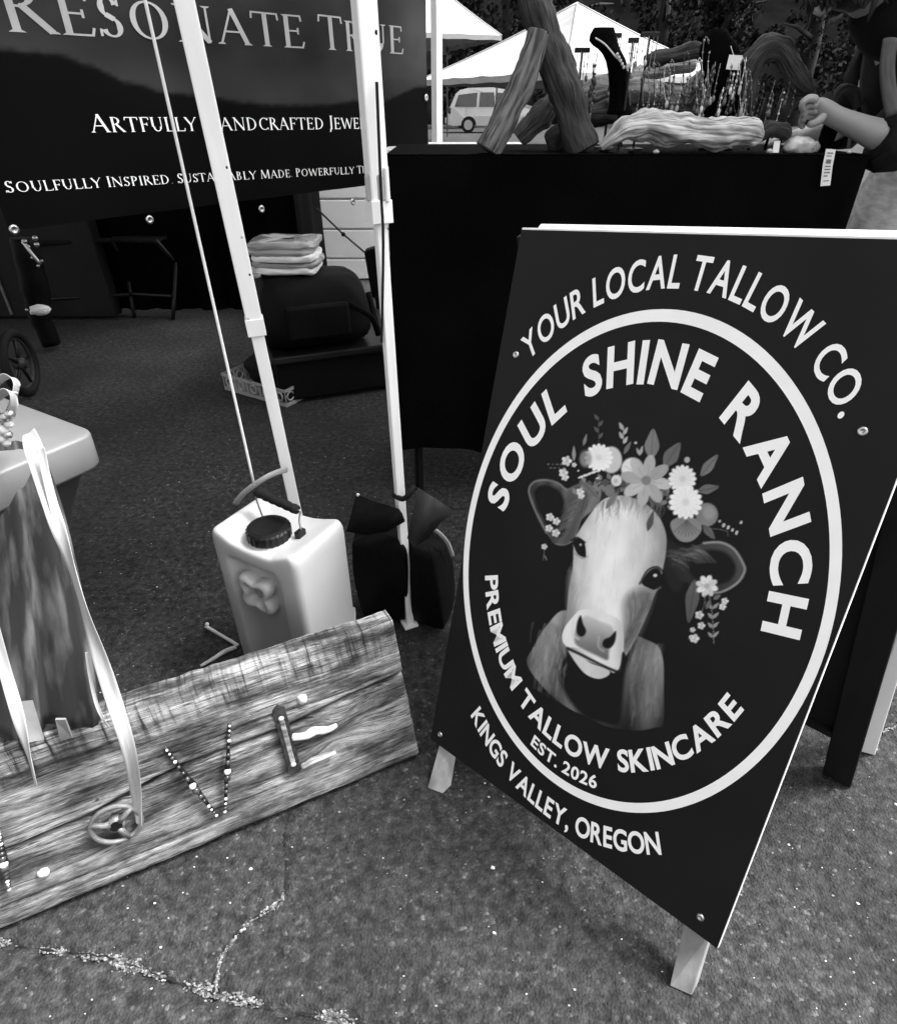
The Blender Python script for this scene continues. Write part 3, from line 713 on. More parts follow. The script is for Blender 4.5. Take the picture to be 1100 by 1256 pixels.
#PART2
# ================================================================== JEWELLERY TABLE
TY, TZ = 1.57, .912
def jewellery_table():
    x0, x1, y1 = D(473, 190, TY)[0], D(1070, 182, TY)[0], TY+.46
    root = thing('jewelry_table', ((x0+x1)/2, TY+.23, 0), 'tall display table under a floor-length black cloth, behind the sandwich board', 'table')
    MB().box(((x0+x1)/2, TY+.23, TZ-.016), (x1-x0-.02, .44, .022)).build('tabletop', 'dark_timber', root)
    for x in (x0+.05, x1-.06):
        for y in (TY+.05, y1-.06): MB().tube([(x, y, 0), (x, y, TZ-.03)], .013, 8).build('leg', 'black_plastic', root)
    # cloth: top plus skirt with soft folds
    mb = MB(); pts = []
    per = []
    def edge(a, b, n): return [np.array(a)+(np.array(b)-np.array(a))*i/n for i in range(n)]
    cn = [(x0, TY), (x1, TY), (x1, y1), (x0, y1)]
    for k in range(4): per += edge(cn[k], cn[(k+1) % 4], 44 if k % 2 == 0 else 20)
    n = len(per); rows = []
    bot = .165
    for i, t in enumerate((0, .004, .02, .1, .25, .45, .65, .85, 1)):
        row = []
        for k in range(n+1):
            p = per[k % n]; c = np.array([(x0+x1)/2, (TY+y1)/2]); o_ = p-c; o_ = o_/np.linalg.norm(o_)
            w = (.010*math.sin(k*.55)+.006*math.sin(k*1.31+1))*t+.004*t
            z = TZ-.002-(TZ-bot)*t+(.012*math.sin(k*.4) if i == 8 else 0)
            row.append((*(p+o_*w), z))
        rows.append(row)
    mb.sheet(rows)
    mb.add([(p[0], p[1], TZ) for p in per], [tuple(range(n))])
    mb.build('tablecloth', 'black_cloth', root, True)
    return root
jewellery_table()
def price_tag():
    y = TY-.012; pts = [[D(*c, y) for c in r] for r in (((1013, 182), (1025, 183)), ((1009, 202), (1021, 203)), ((1006, 228), (1018, 227)))]
    root = thing('hang_tag', pts[1][0], 'white paper strip tag hanging on the black cloth at the right end of the table', 'tag')
    MB().sheet(pts).build('paper', 'paper', root, solid=.0008)
    mb = MB()
    def q(a, b): return pts[0][0]*(1-a)*(1-b)+pts[0][1]*a*(1-b)+(pts[2][0]*(1-a)+pts[2][1]*a)*b+np.array([0, -.0015, 0])+(pts[1][0]-(pts[0][0]+pts[2][0])/2)*4*b*(1-b)
    for b0, b1, a0, a1 in ((.12, .16, .2, .8), (.22, .25, .2, .7), (.34, .46, .25, .75), (.52, .55, .2, .8), (.6, .63, .2, .8), (.68, .71, .2, .8), (.76, .79, .2, .6), (.88, .90, .2, .8)):
        mb.add([q(a0, b0), q(a1, b0), q(a1, b1), q(a0, b1)], [(0, 1, 2, 3)])
    mb.build('printed_lines', 'ink_grey', root)
price_tag()

# driftwood and displays standing on the table -----------------------------------------------------
def wood(name, px, y, r, m, label, cat='driftwood', jit=.35, seg=14, group='driftwood pieces on the jewellery table', sm=5, flat=1.):
    ys = y if hasattr(y, '__len__') else [y]*len(px)
    pts = [D(*c, yy) for c, yy in zip(px, ys)]
    o = MB().tube(pts, r, seg*2, sm=sm*3, jitter=jit, jf=16, flat=flat, groove=.16).build(name, m, None, True)
    return tag(o, label, cat, group)
wood('driftwood_post', [(642, -70), (655, -8), (676, 62), (698, 130), (717, 184)], [1.75, 1.72, 1.69, 1.66, 1.64], [.030, .036, .037, .034, .030], 'driftwood_dark', 'thick weathered driftwood post leaning to the left, tallest on the table', jit=.3)
wood('driftwood_post', [(660, 40), (645, 88), (622, 138), (598, 184)], [1.66, 1.64, 1.62, 1.61], [.022, .027, .028, .027], 'driftwood', 'shorter driftwood pole slanting right and propped under the thick post', jit=.16)
wood('driftwood_chunk', [(636, 170), (655, 150), (672, 128), (676, 112)], 1.75, [.018, .030, .026, .006], 'driftwood', 'small pointed driftwood chunk standing inside the driftwood tripod')
wood('driftwood_chunk', [(672, 178), (690, 168), (706, 174)], 1.72, [.022, .03, .02], 'driftwood_dark', 'dark stubby driftwood lump at the foot of the thick post')
wood('driftwood_log', [(737, 181), (752, 168), (772, 156), (800, 154), (850, 160), (895, 162), (924, 165), (934, 168)], 1.615, [.006, .016, .027, .032, .030, .031, .028, .012], 'driftwood_pale', 'long pale driftwood log lying along the front of the table', jit=.42, seg=20)
wood('driftwood_branch', [(712, 118), (745, 110), (790, 115), (830, 122), (868, 130), (905, 136)], 1.80, [.026, .030, .030, .027, .026, .02], 'driftwood_mid', 'thick horizontal driftwood branch behind the pale log', jit=.3)
wood('driftwood_branch', [(838, 122), (852, 108), (868, 88), (872, 72)], 1.79, [.026, .022, .016, .008], 'driftwood_mid', 'forked driftwood stub rising from the horizontal branch')
wood('driftwood_branch', [(790, 74), (822, 68), (850, 60), (872, 62)], 1.84, [.012, .016, .018, .01], 'driftwood_dark', 'thin dark driftwood branch laid above the horizontal one')
wood('driftwood_branch', [(722, 140), (745, 138), (768, 134)], 1.72, [.02, .024, .02], 'driftwood_dark', 'dark driftwood stub under the neck display')
wood('driftwood_branch', [(776, 88), (810, 84), (852, 78)], 1.90, [.012, .02, .014], 'driftwood_pale', 'slim pale driftwood branch just above the horizontal branch')
wood('driftwood_arch', [(908, 150), (914, 92), (932, 64), (954, 62), (968, 82), (984, 104), (998, 108)], 1.74, [.024, .026, .026, .025, .023, .02, .010], 'driftwood_dark', 'arched dark driftwood hoop near the reaching hand', jit=.3)
wood('driftwood_chunk', [(930, 168), (945, 158), (960, 160), (966, 168)], 1.63, [.012, .02, .018, .01], 'driftwood_dark', 'small dark driftwood knob right of the pale log')
wood('driftwood_chunk', [(1022, 128), (1032, 112), (1046, 112), (1052, 130)], 1.78, [.012, .016, .016, .012], 'driftwood_dark', 'small bent driftwood loop right of the reaching hand')

def bust():
    y = 1.655; root = thing('necklace_bust', D(765, 150, y), 'black velvet neck display with a chain, beside the thick driftwood post', 'display stand')
    c = [(738, 42), (752, 62), (766, 92), (772, 130)]
    mb = MB(); rows = []
    outl = [((729, 34), (752, 34)), ((719, 51), (757, 56)), ((735, 57), (762, 66)), ((745, 72), (769, 80)), ((748, 100), (768, 100)), ((749, 128), (769, 128)), ((744, 140), (776, 140))]
    for (a, b), dz in zip(outl, (.012, .02, .03, .034, .03, .03, .04)):
        A, B = D(*a, y), D(*b, y); row = []
        for k in range(13):
            th = math.pi*k/12; row.append(A+(B-A)*(.5-.5*math.cos(th))+np.array([0, -dz*math.sin(th), 0]))
        rows.append(row)
    mb.sheet(rows); mb.build('form', 'black_cloth', root, True, sub=1, solid=.004)
    A = [D(730, 46, y-.03), D(742, 54, y-.036), D(754, 68, y-.038), D(760, 74, y-.036)]
    MB().tube(A, .0016, 6, sm=4).build('chain', 'bead_light', root, True)
    mb = MB()
    for k in range(5): mb.ball(D(757+k*2, 66+k*4, y-.042), .0034, 6)
    mb.build('pendant', 'bead_light', root)
    MB().tube([D(760, 138, y), D(760, 186, y+.0)], .006, 8).build('stem', 'black_plastic', root)
    MB().lathe([(.04, 0), (.04, .006), (.01, .01)], (*D(760, 150, y)[:2], TZ), 16).build('base', 'black_plastic', root, True)
bust()
def tstand(u, v, w, y, base_v, label):
    a, b = D(u-w, v, y), D(u+w, v, y); root = thing('earring_stand', (((a+b)/2)[0], y, TZ), label, 'jewelry stand', 'T-shaped earring stands')
    MB().box((a+b)/2, (b[0]-a[0], .014, .009)).build('crossbar', 'black_plastic', root, bevel=.001)
    MB().tube([((a+b)/2)-[0, 0, .004], np.array([((a+b)/2)[0], y, TZ+.004])], .003, 8).build('stem', 'black_plastic', root)
    MB().lathe([(.024, 0), (.024, .004), (.006, .007)], (((a+b)/2)[0], y, TZ), 14).build('base', 'black_plastic', root)
    for s in (-.7, -.2, .35, .8):
        p = (a+b)/2+np.array([(b[0]-a[0])/2*s, -.009, -.004]); L = random.uniform(.03, .06)
        mb = MB().tube([p, p-[0, 0, L]], .0009, 5); mb.ball(p-[0, 0, L+.005], .004, 6, (1, 1, 1.7)); mb.ball(p-[0, 0, L*.5], .0022, 6)
        mb.build('earring', 'bead_light' if s < .2 else 'tarnish', root)
tstand(714, 61, 9, 1.72, 100, 'T-shaped earring stand just right of the thick driftwood post')
tstand(777, 49, 6, 1.62, 130, 'slim T-shaped earring stand right of the black neck display')
tstand(797, 42, 11, 1.73, 110, 'widest T-shaped earring stand, tallest in the middle of the table')
tstand(757, 43, 5, 1.80, 110, 'small T-shaped earring stand half hidden behind the black neck display')
def necklace(u, v, hang, w, y, m, label, beads=9):
    pts = [D(u+w*math.sin(math.pi*2*(k/12)), v+hang*(1-math.cos(2*math.pi*k/12))/2, y) for k in range(13)]
    mb = MB().tube(pts, .0010, 5, cap=False, sm=2)
    for k in range(1, 12):
        if k % (3 if beads < 9 else 1) == 0 or 4 < k < 8: mb.ball(pts[k], random.uniform(.0018, .0032), 6)
    mb.ball(pts[6]-[0, 0, .006], .005, 7, (1, .6, 1.6))
    o = mb.build('necklace', m, None, True); return tag(o, label, 'necklace', 'necklaces hanging from the driftwood')
NL = [(842, 62, 60, 4, 'bead_dark'), (858, 70, 70, 4, 'bead_light'), (866, 44, 80, 5, 'tarnish'), (872, 60, 60, 4, 'bead_light'), (880, 52, 70, 4, 'bead_dark'), (886, 60, 62, 3, 'bead_light'),
      (893, 62, 76, 5, 'tarnish'), (903, 78, 62, 4, 'bead_dark'), (911, 70, 70, 4, 'bead_light'), (918, 84, 60, 4, 'tarnish'), (806, 76, 56, 4, 'bead_dark'), (818, 78, 46, 4, 'bead_light'),
      (792, 84, 60, 4, 'tarnish'), (824, 72, 58, 3, 'tarnish')]
import itertools
DESC = ['dark beaded necklace over the forked stub', 'pale bead necklace left in the hanging cluster', 'long tarnished chain, tallest of the hanging cluster', 'short pale necklace beside the tall tarnished chain',
        'dark necklace in the middle of the hanging cluster', 'slender pale necklace left of the white tag', 'wide tarnished necklace directly below the white tag', 'dark necklace hanging right under the white tag corner',
        'pale necklace between the white tag and the driftwood hoop', 'low tarnished necklace against the driftwood hoop', 'dark necklace hanging in front of the horizontal branch', 'short pale necklace on the horizontal branch',
        'tarnished necklace leftmost on the horizontal branch', 'thin tarnished necklace beside the forked stub']
for (u, v, hg, w, m), lb in zip(NL, DESC): necklace(u, v, hg, w, 1.70+.004*(u % 7), m, lb)
def bust2():
    y = 1.735; root = thing('necklace_bust', D(885, 150, y), 'black neck display mostly hidden by the cluster of hanging necklaces', 'display stand')
    rows = []
    for (a, b), dz in zip((((872, 36), (890, 36)), ((868, 46), (894, 46)), ((858, 54), (906, 56)), ((858, 74), (912, 78)), ((864, 104), (910, 106)), ((866, 130), (908, 130)), ((860, 144), (914, 144))), (.01, .02, .02, .03, .03, .028, .03)):
        A, B = D(*a, y), D(*b, y); rows.append([A+(B-A)*(.5-.5*math.cos(math.pi*k/12))+np.array([0, -dz*math.sin(math.pi*k/12), 0]) for k in range(13)])
    MB().sheet(rows).build('form', 'black_cloth', root, True, sub=1, solid=.004)
    p = D(886, 140, y); MB().tube([p, (p[0], p[1], TZ+.004)], .006, 8).build('stem', 'black_plastic', root)
    MB().lathe([(.04, 0), (.04, .006), (.01, .01)], (p[0], p[1], TZ), 16).build('base', 'black_plastic', root, True)
bust2()
def strand(u, v, L, y, m, label):
    p = D(u, v, y); mb = MB(); L *= .00182; w = random.uniform(-.004, .004)
    mb.tube([p, p+[w, 0, -L*.5], p+[w*.4, 0, -L]], .0009, 5, sm=3)
    n = max(3, int(L/.012))
    for k in range(n):
        f = (k+.5)/n; mb.ball(p+[w*math.sin(f*3.1), -.001, -L*f], random.uniform(.0016, .0036), 6, (1, .8, random.uniform(.8, 1.6)))
    mb.ball(p+[w*.4, -.001, -L-.006], random.uniform(.004, .0065), 7, (.8, .5, random.uniform(1.2, 2)))
    tag(mb.build('hanging_strand', m, None, True), label, 'jewelry', 'short strands hanging from the driftwood display')
for i in range(56):
    if i < 14: u, v, L, y = 778+i*6.3+random.uniform(-3, 3), random.uniform(90, 110), random.uniform(12, 40), 1.745
    elif i < 27: u, v, L, y = 860+(i-14)*5.0+random.uniform(-3, 3), random.uniform(68, 106), random.uniform(20, 52), 1.672
    elif i < 34: u, v, L, y = 930+(i-27)*7.5+random.uniform(-3, 3), random.uniform(98, 124), random.uniform(18, 46), 1.70
    elif i < 48: u, v, L, y = 862+random.uniform(0, 60), random.uniform(78, 116), random.uniform(14, 40), 1.66
    else: u, v, L, y = 715+random.uniform(0, 60), random.uniform(62, 100), random.uniform(14, 40), 1.70
    mm = random.choice(('bead_dark', 'bead_dark', 'bead_dark', 'tarnish', 'tarnish', 'bead_light'))
    strand(u, v, L, y, mm, 'short '+{'bead_dark': 'dark', 'tarnish': 'tarnished', 'bead_light': 'pale'}[mm]+' beaded strand '+('hanging against the horizontal driftwood branch' if i < 14 else 'dangling under the driftwood hoop' if 27 <= i < 34 else 'in the dense cluster before the black display' if i < 48 else 'right of the thick driftwood post'))
a, b = D(894, 67, 1.69), D(907, 85, 1.69)
o = MB().box((a+b)/2, (b[0]-a[0], .0012, a[2]-b[2]), frame((.05, .04, 1))).build('price_card', 'paper'); tag(o, 'small blank white card hung among the dark necklaces', 'tag')
MB().tube([D(900, 68, 1.69), D(896, 56, 1.70)], .0008, 5).build('string', 'bead_light', o).matrix_parent_inverse = Matrix.Translation(-Vector(o.location))
# low trinkets near the hand
def trinket(u, v, y, r, m, name, label, cat, s3=(1, 1, .7), jit=.4):
    p = D(u, v, y); p[2] = TZ+r*s3[2]*.8
    o = MB().ball(p, r, 12, s3, jitter=jit).build(name, m, None, True); return tag(o, label, cat, 'trinkets at the right end of the table')
trinket(985, 160, 1.63, .026, 'shell', 'shell', 'pale rounded shell under the reaching hand', 'shell', (1.4, .8, .7))
trinket(1003, 158, 1.66, .014, 'shell', 'shell', 'smaller pale shell tucked right of the big one', 'shell', (1.2, .8, .9))
trinket(1020, 150, 1.66, .022, 'black_cloth', 'ring_pillow', 'black ring pillow below the wrist of the shopper', 'display stand', (.8, .8, 1.9), .15)
trinket(948, 168, 1.615, .007, 'bead_light', 'bead', 'shiny bead left of the small white card', 'bead')
trinket(1046, 171, 1.60, .005, 'bead_light', 'bead', 'tiny bright bead at the right table corner', 'bead')
trinket(1026, 160, 1.63, .006, 'bead_light', 'bead', 'tiny bright bead beside the black ring pillow', 'bead')
trinket(806, 178, 1.60, .007, 'bead_light', 'bead', 'lone bead in front of the pale log', 'bead')
a = D(957, 160, 1.62); o = MB().box((a[0], 1.62, TZ+.012), (.014, .003, .024), frame((0, .3, 1))).build('price_card', 'paper'); tag(o, 'tiny white card standing left of the pale shell', 'tag')
for u, v0, lb in ((938, 120, 'leftmost thin black rod inside the driftwood hoop'), (962, 108, 'middle thin black rod inside the driftwood hoop'), (975, 122, 'thin black rod inside the hoop nearest the hand')):
    a = D(u, v0, 1.70); tag(MB().tube([(a[0]-.006, 1.71, TZ+.002), a], .0035, 7).build('display_rod', 'black_plastic', None, True), lb, 'display rod', 'display rods')
a, b = D(1061, 68, 1.9), D(1050, 128, 1.86)
tag(MB().tube([b-(a-b)*.9, b, a], .0042, 7).build('wooden_stake', 'grey_timber', None, True), 'thin pale stake leaning behind the wrist of the shopper', 'stake')

# ================================================================== SHOPPER
def skin_body(name, joints, bones, m, parent, sub=2):
    me = bpy.data.meshes.new(name); names = list(joints)
    me.from_pydata([joints[k][0] for k in names], [(names.index(a), names.index(b)) for a, b in bones], [])
    o = bpy.data.objects.new(name, me); col.objects.link(o); o.parent = parent
    o.matrix_parent_inverse = Matrix.Translation(-Vector(parent.location))
    me.materials.append(MATS[m])
    sk = o.modifiers.new('skin', 'SKIN')
    for i, k in enumerate(names):
        r = joints[k][1]; r = r if hasattr(r, '__len__') else (r, r)
        me.skin_vertices[0].data[i].radius = r; me.skin_vertices[0].data[i].use_root = (i == 0)
    sb = o.modifiers.new('subdivision', 'SUBSURF'); sb.levels = sb.render_levels = sub
    sk.use_smooth_shade = True
    return o
def shopper():
    wr = D(1024, 143, 1.62); el = D(1098, 174, 1.60); hand = D(1003, 131, 1.63)
    root = thing('person', (1.17, 1.72, 0), 'person in dark top and pale shorts leaning over the table, reaching to the jewellery', 'person')
    hip = np.array([1.25, 1.72, .80]); chest = np.array([1.125, 1.72, 1.09]); head = D(1064, -26, 1.69); neck = np.array([head[0]+.085, 1.71, head[2]-.03])
    shL = np.array([1.10, 1.57, 1.15]); shR = np.array([1.10, 1.88, 1.15])
    J = {'pelvis': (hip, (.145, .115)), 'waist': ((hip+chest)/2+[0.01, 0, .01], (.13, .10)), 'chest': (chest, (.15, .11)), 'neck': (neck, .056), 'head0': (neck*.45+head*.55, (.066, .07)), 'head1': (head+[-.02, 0, .03], (.078, .085)), 'head2': (head+[-.035, 0, .085], .055),
         'shL': (shL, .056), 'elL': (el+[.0, .0, .0], .043), 'fa': ((el+wr)/2, .028), 'wrL': (wr, (.020, .023)), 'palm0': ((wr+hand)/2, (.021, .026)), 'palm': (hand, (.018, .027)), 'palm1': (D(994, 128, 1.63), (.013, .024)),
         'shR': (shR, .056), 'elR': (np.array([1.10, 1.98, .96]), .043), 'wrR': (np.array([.98, 1.93, .935]), .028), 'palmR': (np.array([.92, 1.91, .93]), (.018, .034)),
         'hpL': (hip+[0, -.09, -.05], .10), 'knL': (np.array([1.17, 1.62, .45]), .062), 'anL': (np.array([1.23, 1.62, .08]), .04), 'toL': (np.array([1.10, 1.60, .03]), (.028, .04)),
         'hpR': (hip+[0, .09, -.05], .10), 'knR': (np.array([1.21, 1.82, .45]), .062), 'anR': (np.array([1.27, 1.83, .08]), .04), 'toR': (np.array([1.14, 1.84, .03]), (.028, .04))}
    B = [('pelvis', 'waist'), ('waist', 'chest'), ('chest', 'neck'), ('neck', 'head0'), ('head0', 'head1'), ('head1', 'head2'), ('chest', 'shL'), ('shL', 'elL'), ('elL', 'fa'), ('fa', 'wrL'), ('wrL', 'palm0'), ('palm0', 'palm'), ('palm', 'palm1'),
         ('chest', 'shR'), ('shR', 'elR'), ('elR', 'wrR'), ('wrR', 'palmR'), ('pelvis', 'hpL'), ('hpL', 'knL'), ('knL', 'anL'), ('anL', 'toL'), ('pelvis', 'hpR'), ('hpR', 'knR'), ('knR', 'anR'), ('anR', 'toR')]
    skin_body('body', J, B, 'skin', root)
    # fingers of the reaching hand: four curled chains and a thumb rooted in the palm
    for k in range(4):
        v = 120.5+7.0*k; y = 1.598+.011*k; q = (0, -2.5, -2.0, 1.0)[k]
        c = {'a': (D(1003, v+2, y+.003), .0100), 'b': (D(991+q*-.2, v-1, y), .0098), 'c': (D(983-q, v+5, y), .0088), 'd': (D(983-q*.6, v+12, y+.004), .0074), 'e': (D(986, v+15, y+.008), .0062)}
        skin_body('finger', c, [('a', 'b'), ('b', 'c'), ('c', 'd'), ('d', 'e')], 'skin', root, 1)
    c = {'a': (hand+[.014, -.012, -.012], .0105), 'b': (D(1004, 148, 1.606), .0100), 'c': (D(996, 152, 1.606), .0090), 'd': (D(989, 152, 1.61), .0074)}
    skin_body('thumb', c, [('a', 'b'), ('b', 'c'), ('c', 'd')], 'skin', root, 1)
    c0 = np.array([.92, 1.91, .93])
    for k in range(4):
        b = c0+[-.03, -.024+.016*k, -.002]
        skin_body('finger', {'a': (c0+[-.01, -.016+.011*k, 0], .009), 'b': (b, .009), 'c': (b+[-.026, 0, -.006], .008), 'd': (b+[-.038, 0, -.016], .0065)}, [('a', 'b'), ('b', 'c'), ('c', 'd')], 'skin', root, 1)
    skin_body('thumb', {'a': (c0+[.012, -.024, 0], .010), 'b': (c0+[-.012, -.045, -.004], .0095), 'c': (c0+[-.034, -.046, -.01], .008)}, [('a', 'b'), ('b', 'c')], 'skin', root, 1)
    # clothing
    MB().tube([hip+[-.005, 0, .04], hip+[.0, 0, .10], (hip+chest)/2+[.005, 0, .02], chest+[0, 0, -.02], chest+[-.04, -.0, .08], neck+[.03, 0, -.01], neck+[-.02, 0, .03]], [.120, .158, .158, .180, .165, .135, .105], 22, sm=5, jitter=.10, jf=9, up=(0, 1, 0), flat=.78).build('shirt', 'dark_cloth', root, True)
    fo = el+(wr-el)*.10
    MB().tube([shL+[.03, .06, .02], shL, (shL+el)/2+[.005, 0, 0], el+[.006, 0, 0], el+(wr-el)*.16, el+(wr-el)*.26], [.085, .078, .066, .062, .056, .050], 18, sm=5, jitter=.22, jf=22).build('sleeve', 'dark_cloth', root, True)
    elR, wrR = J['elR'][0], J['wrR'][0]
    MB().tube([shR+[.03, -.06, .02], shR, (shR+elR)/2, elR, elR+(wrR-elR)*.25], [.085, .078, .066, .060, .05], 16, sm=4, jitter=.2, jf=22).build('sleeve', 'dark_cloth', root, True)
    # light strap of a scarf along the near side
    MB().tube([D(1092, 48, 1.555), D(1088, 80, 1.535), D(1090, 110, 1.52), D(1096, 140, 1.50)], .016, 10, sm=4, flat=.5).build('scarf', 'grey_cloth', root, True, label='grey scarf end hanging down the chest')
    rows = []
    for i, (z, rx, ry) in enumerate(((.90, .185, .15), (.86, .205, .18), (.78, .225, .20), (.68, .235, .21), (.56, .245, .215))):
        row = []
        for k in range(41):
            th = 2*math.pi*k/40; w = 1+.03*math.sin(k*1.9+i)+.02*math.sin(k*3.1)
            row.append((hip[0]-.005+rx*w*math.sin(th)*.78, hip[1]+ry*w*math.cos(th), z+.004*math.sin(k*2.3)))
        rows.append(row)
    MB().sheet(rows).build('shorts', 'light_cloth', root, True, sub=1, solid=.004)
    # face and hair
    hd = np.array([-.80, 0, -.60]); up = np.array([-.6, 0, .8])
    fc = head+[-.02, 0, .03]
    for s in (-1, 1):
        MB().ball(fc+hd*.075+np.array([0, s*.03, 0])+up*.008, .011, 10).build('eye', 'bead_dark', root, True)
        MB().ball(fc+np.array([.012, s*.078, -.005]), .026, 10, (.6, .35, 1)).build('ear', 'skin', root, True)
    MB().tube([fc+hd*.07+up*.01, fc+hd*.105-up*.025, fc+hd*.08-up*.035], [.005, .009, .007], 8, sm=3).build('nose', 'skin', root, True)
    MB().tube([fc+hd*.072-up*.058+[0, -.022, 0], fc+hd*.084-up*.06, fc+hd*.072-up*.058+[0, .022, 0]], [.003, .007, .003], 8, sm=3).build('mouth', 'tarnish', root, True)
    mb = MB()
    for k in range(260):
        th = random.uniform(0, 6.28); a = random.uniform(.0, 1.45)
        n = up*math.cos(a)+(-hd*.9*math.cos(th)*1+np.array([0, 1, 0])*math.sin(th))*math.sin(a)
        if n@hd > .35: continue
        p = fc+n*.098; q = p+n*.012+np.array([.01, 0, -.05])*random.uniform(.4, 1)
        t = q+np.array([-.015*random.random(), random.uniform(-.02, .02), -.07*random.uniform(.3, 1)])
        mb.tube([p-n*.02, p+n*.006, q, t], [.014, .016, .012, .002], 6, sm=2)
    for k in range(150):                                        # long hair falling forward past the cheek and over the neck
        th = random.uniform(-1.9, 1.9); n = np.array([-math.cos(th), math.sin(th), .25]); n = n/np.linalg.norm(n)
        p = fc+n*.080+up*.02; L = random.uniform(.07, .125)
        mb.tube([p+up*.05-n*.03, p+n*.014, p+np.array([.006*random.gauss(0, 1), .006*random.gauss(0, 1), -L*.6]), p+np.array([.02+.012*random.gauss(0, 1), .012*random.gauss(0, 1), -L])], [.010, .012, .010, .0015], 6, sm=3)
    mb.ball(fc+up*.012-hd*.01, .096, 16, (1, .92, 1.05)); mb.build('hair', 'hair', root, True)
    for s, a in ((-1, 'toL'), (1, 'toR')):
        t = J[a][0]; an = J['anL' if s < 0 else 'anR'][0]
        MB().tube([an+[.035, 0, -.035], an+[-.03, 0, -.035], t+[-.02, 0, .005], t+[-.05, 0, .0]], [.044, .046, .04, .022], 14, sm=4, flat=.9).build('shoe', 'black_rubber', root, True)
shopper()

# ================================================================== UNDER AND BEHIND THE BANNER
def black_draped_table():
    x0, x1, y0, y1, z = -2.9, -.82, 3.58, 4.3, .78
    root = thing('draped_table', ((x0+x1)/2, (y0+y1)/2, 0), 'long black draped table at the back of the stall, below the banner', 'table')
    MB().box(((x0+x1)/2, (y0+y1)/2, z-.02), (x1-x0-.02, y1-y0-.02, .03)).build('tabletop', 'dark_timber', root)
    for x in (x0+.1, x1-.1):
        for y in (y0+.1, y1-.1): MB().tube([(x, y, 0), (x, y, z-.03)], .015, 8).build('leg', 'black_plastic', root)
    xs = np.linspace(x0, x1, 90); rows = [[(x, y0+.5, z), ] for x in xs]
    rows = []
    for t in (0, .01, .3, .7, 1): rows.append([(x, y0-(.02*math.sin(i*.7)+.012*math.sin(i*1.7))*t, z-t*(z-.02)) for i, x in enumerate(xs)])
    rows = [[(x, y1, z) for x in xs]]+rows
    MB().sheet(rows).build('drape', 'black_cloth', root, True)
    rows = [[(x1, y0+(y1-y0)*k/14, z-t*(z-.02)) for k in range(15)] for t in (0, .5, 1)]
    rows = [[(x+(.015*math.sin(k*1.1)*i/2), y, zz) for k, (x, y, zz) in enumerate(r)] for i, r in enumerate(rows)]
    MB().sheet(rows).build('drape', 'black_cloth', root, True)
black_draped_table()
def trailer():
    y = 4.4; x0, x1 = D(376, 368, y)[0], D(500, 368, y)[0]
    root = thing('white_trailer', ((x0+x1)/2, y+.5, 0), 'pale panelled trailer side glimpsed between the bags and the canopy leg', 'trailer')
    zs = [D(430, v, y)[2] for v in (368, 317, 281, 244)]; zs[0] = .0; zs += [1.05]
    x1 = -.18
    MB().box(((x0+x1)/2, y+.36, .53), (x1-x0-.01, .66, 1.02)).build('body', 'trailer_white', root)
    for a, b in zip(zs[:-1], zs[1:]):
        MB().box(((x0+x1)/2, y+.014, (a+b)/2), (x1-x0, .026, b-a-.012)).build('panel', 'trailer_white', root, bevel=.004)
trailer()
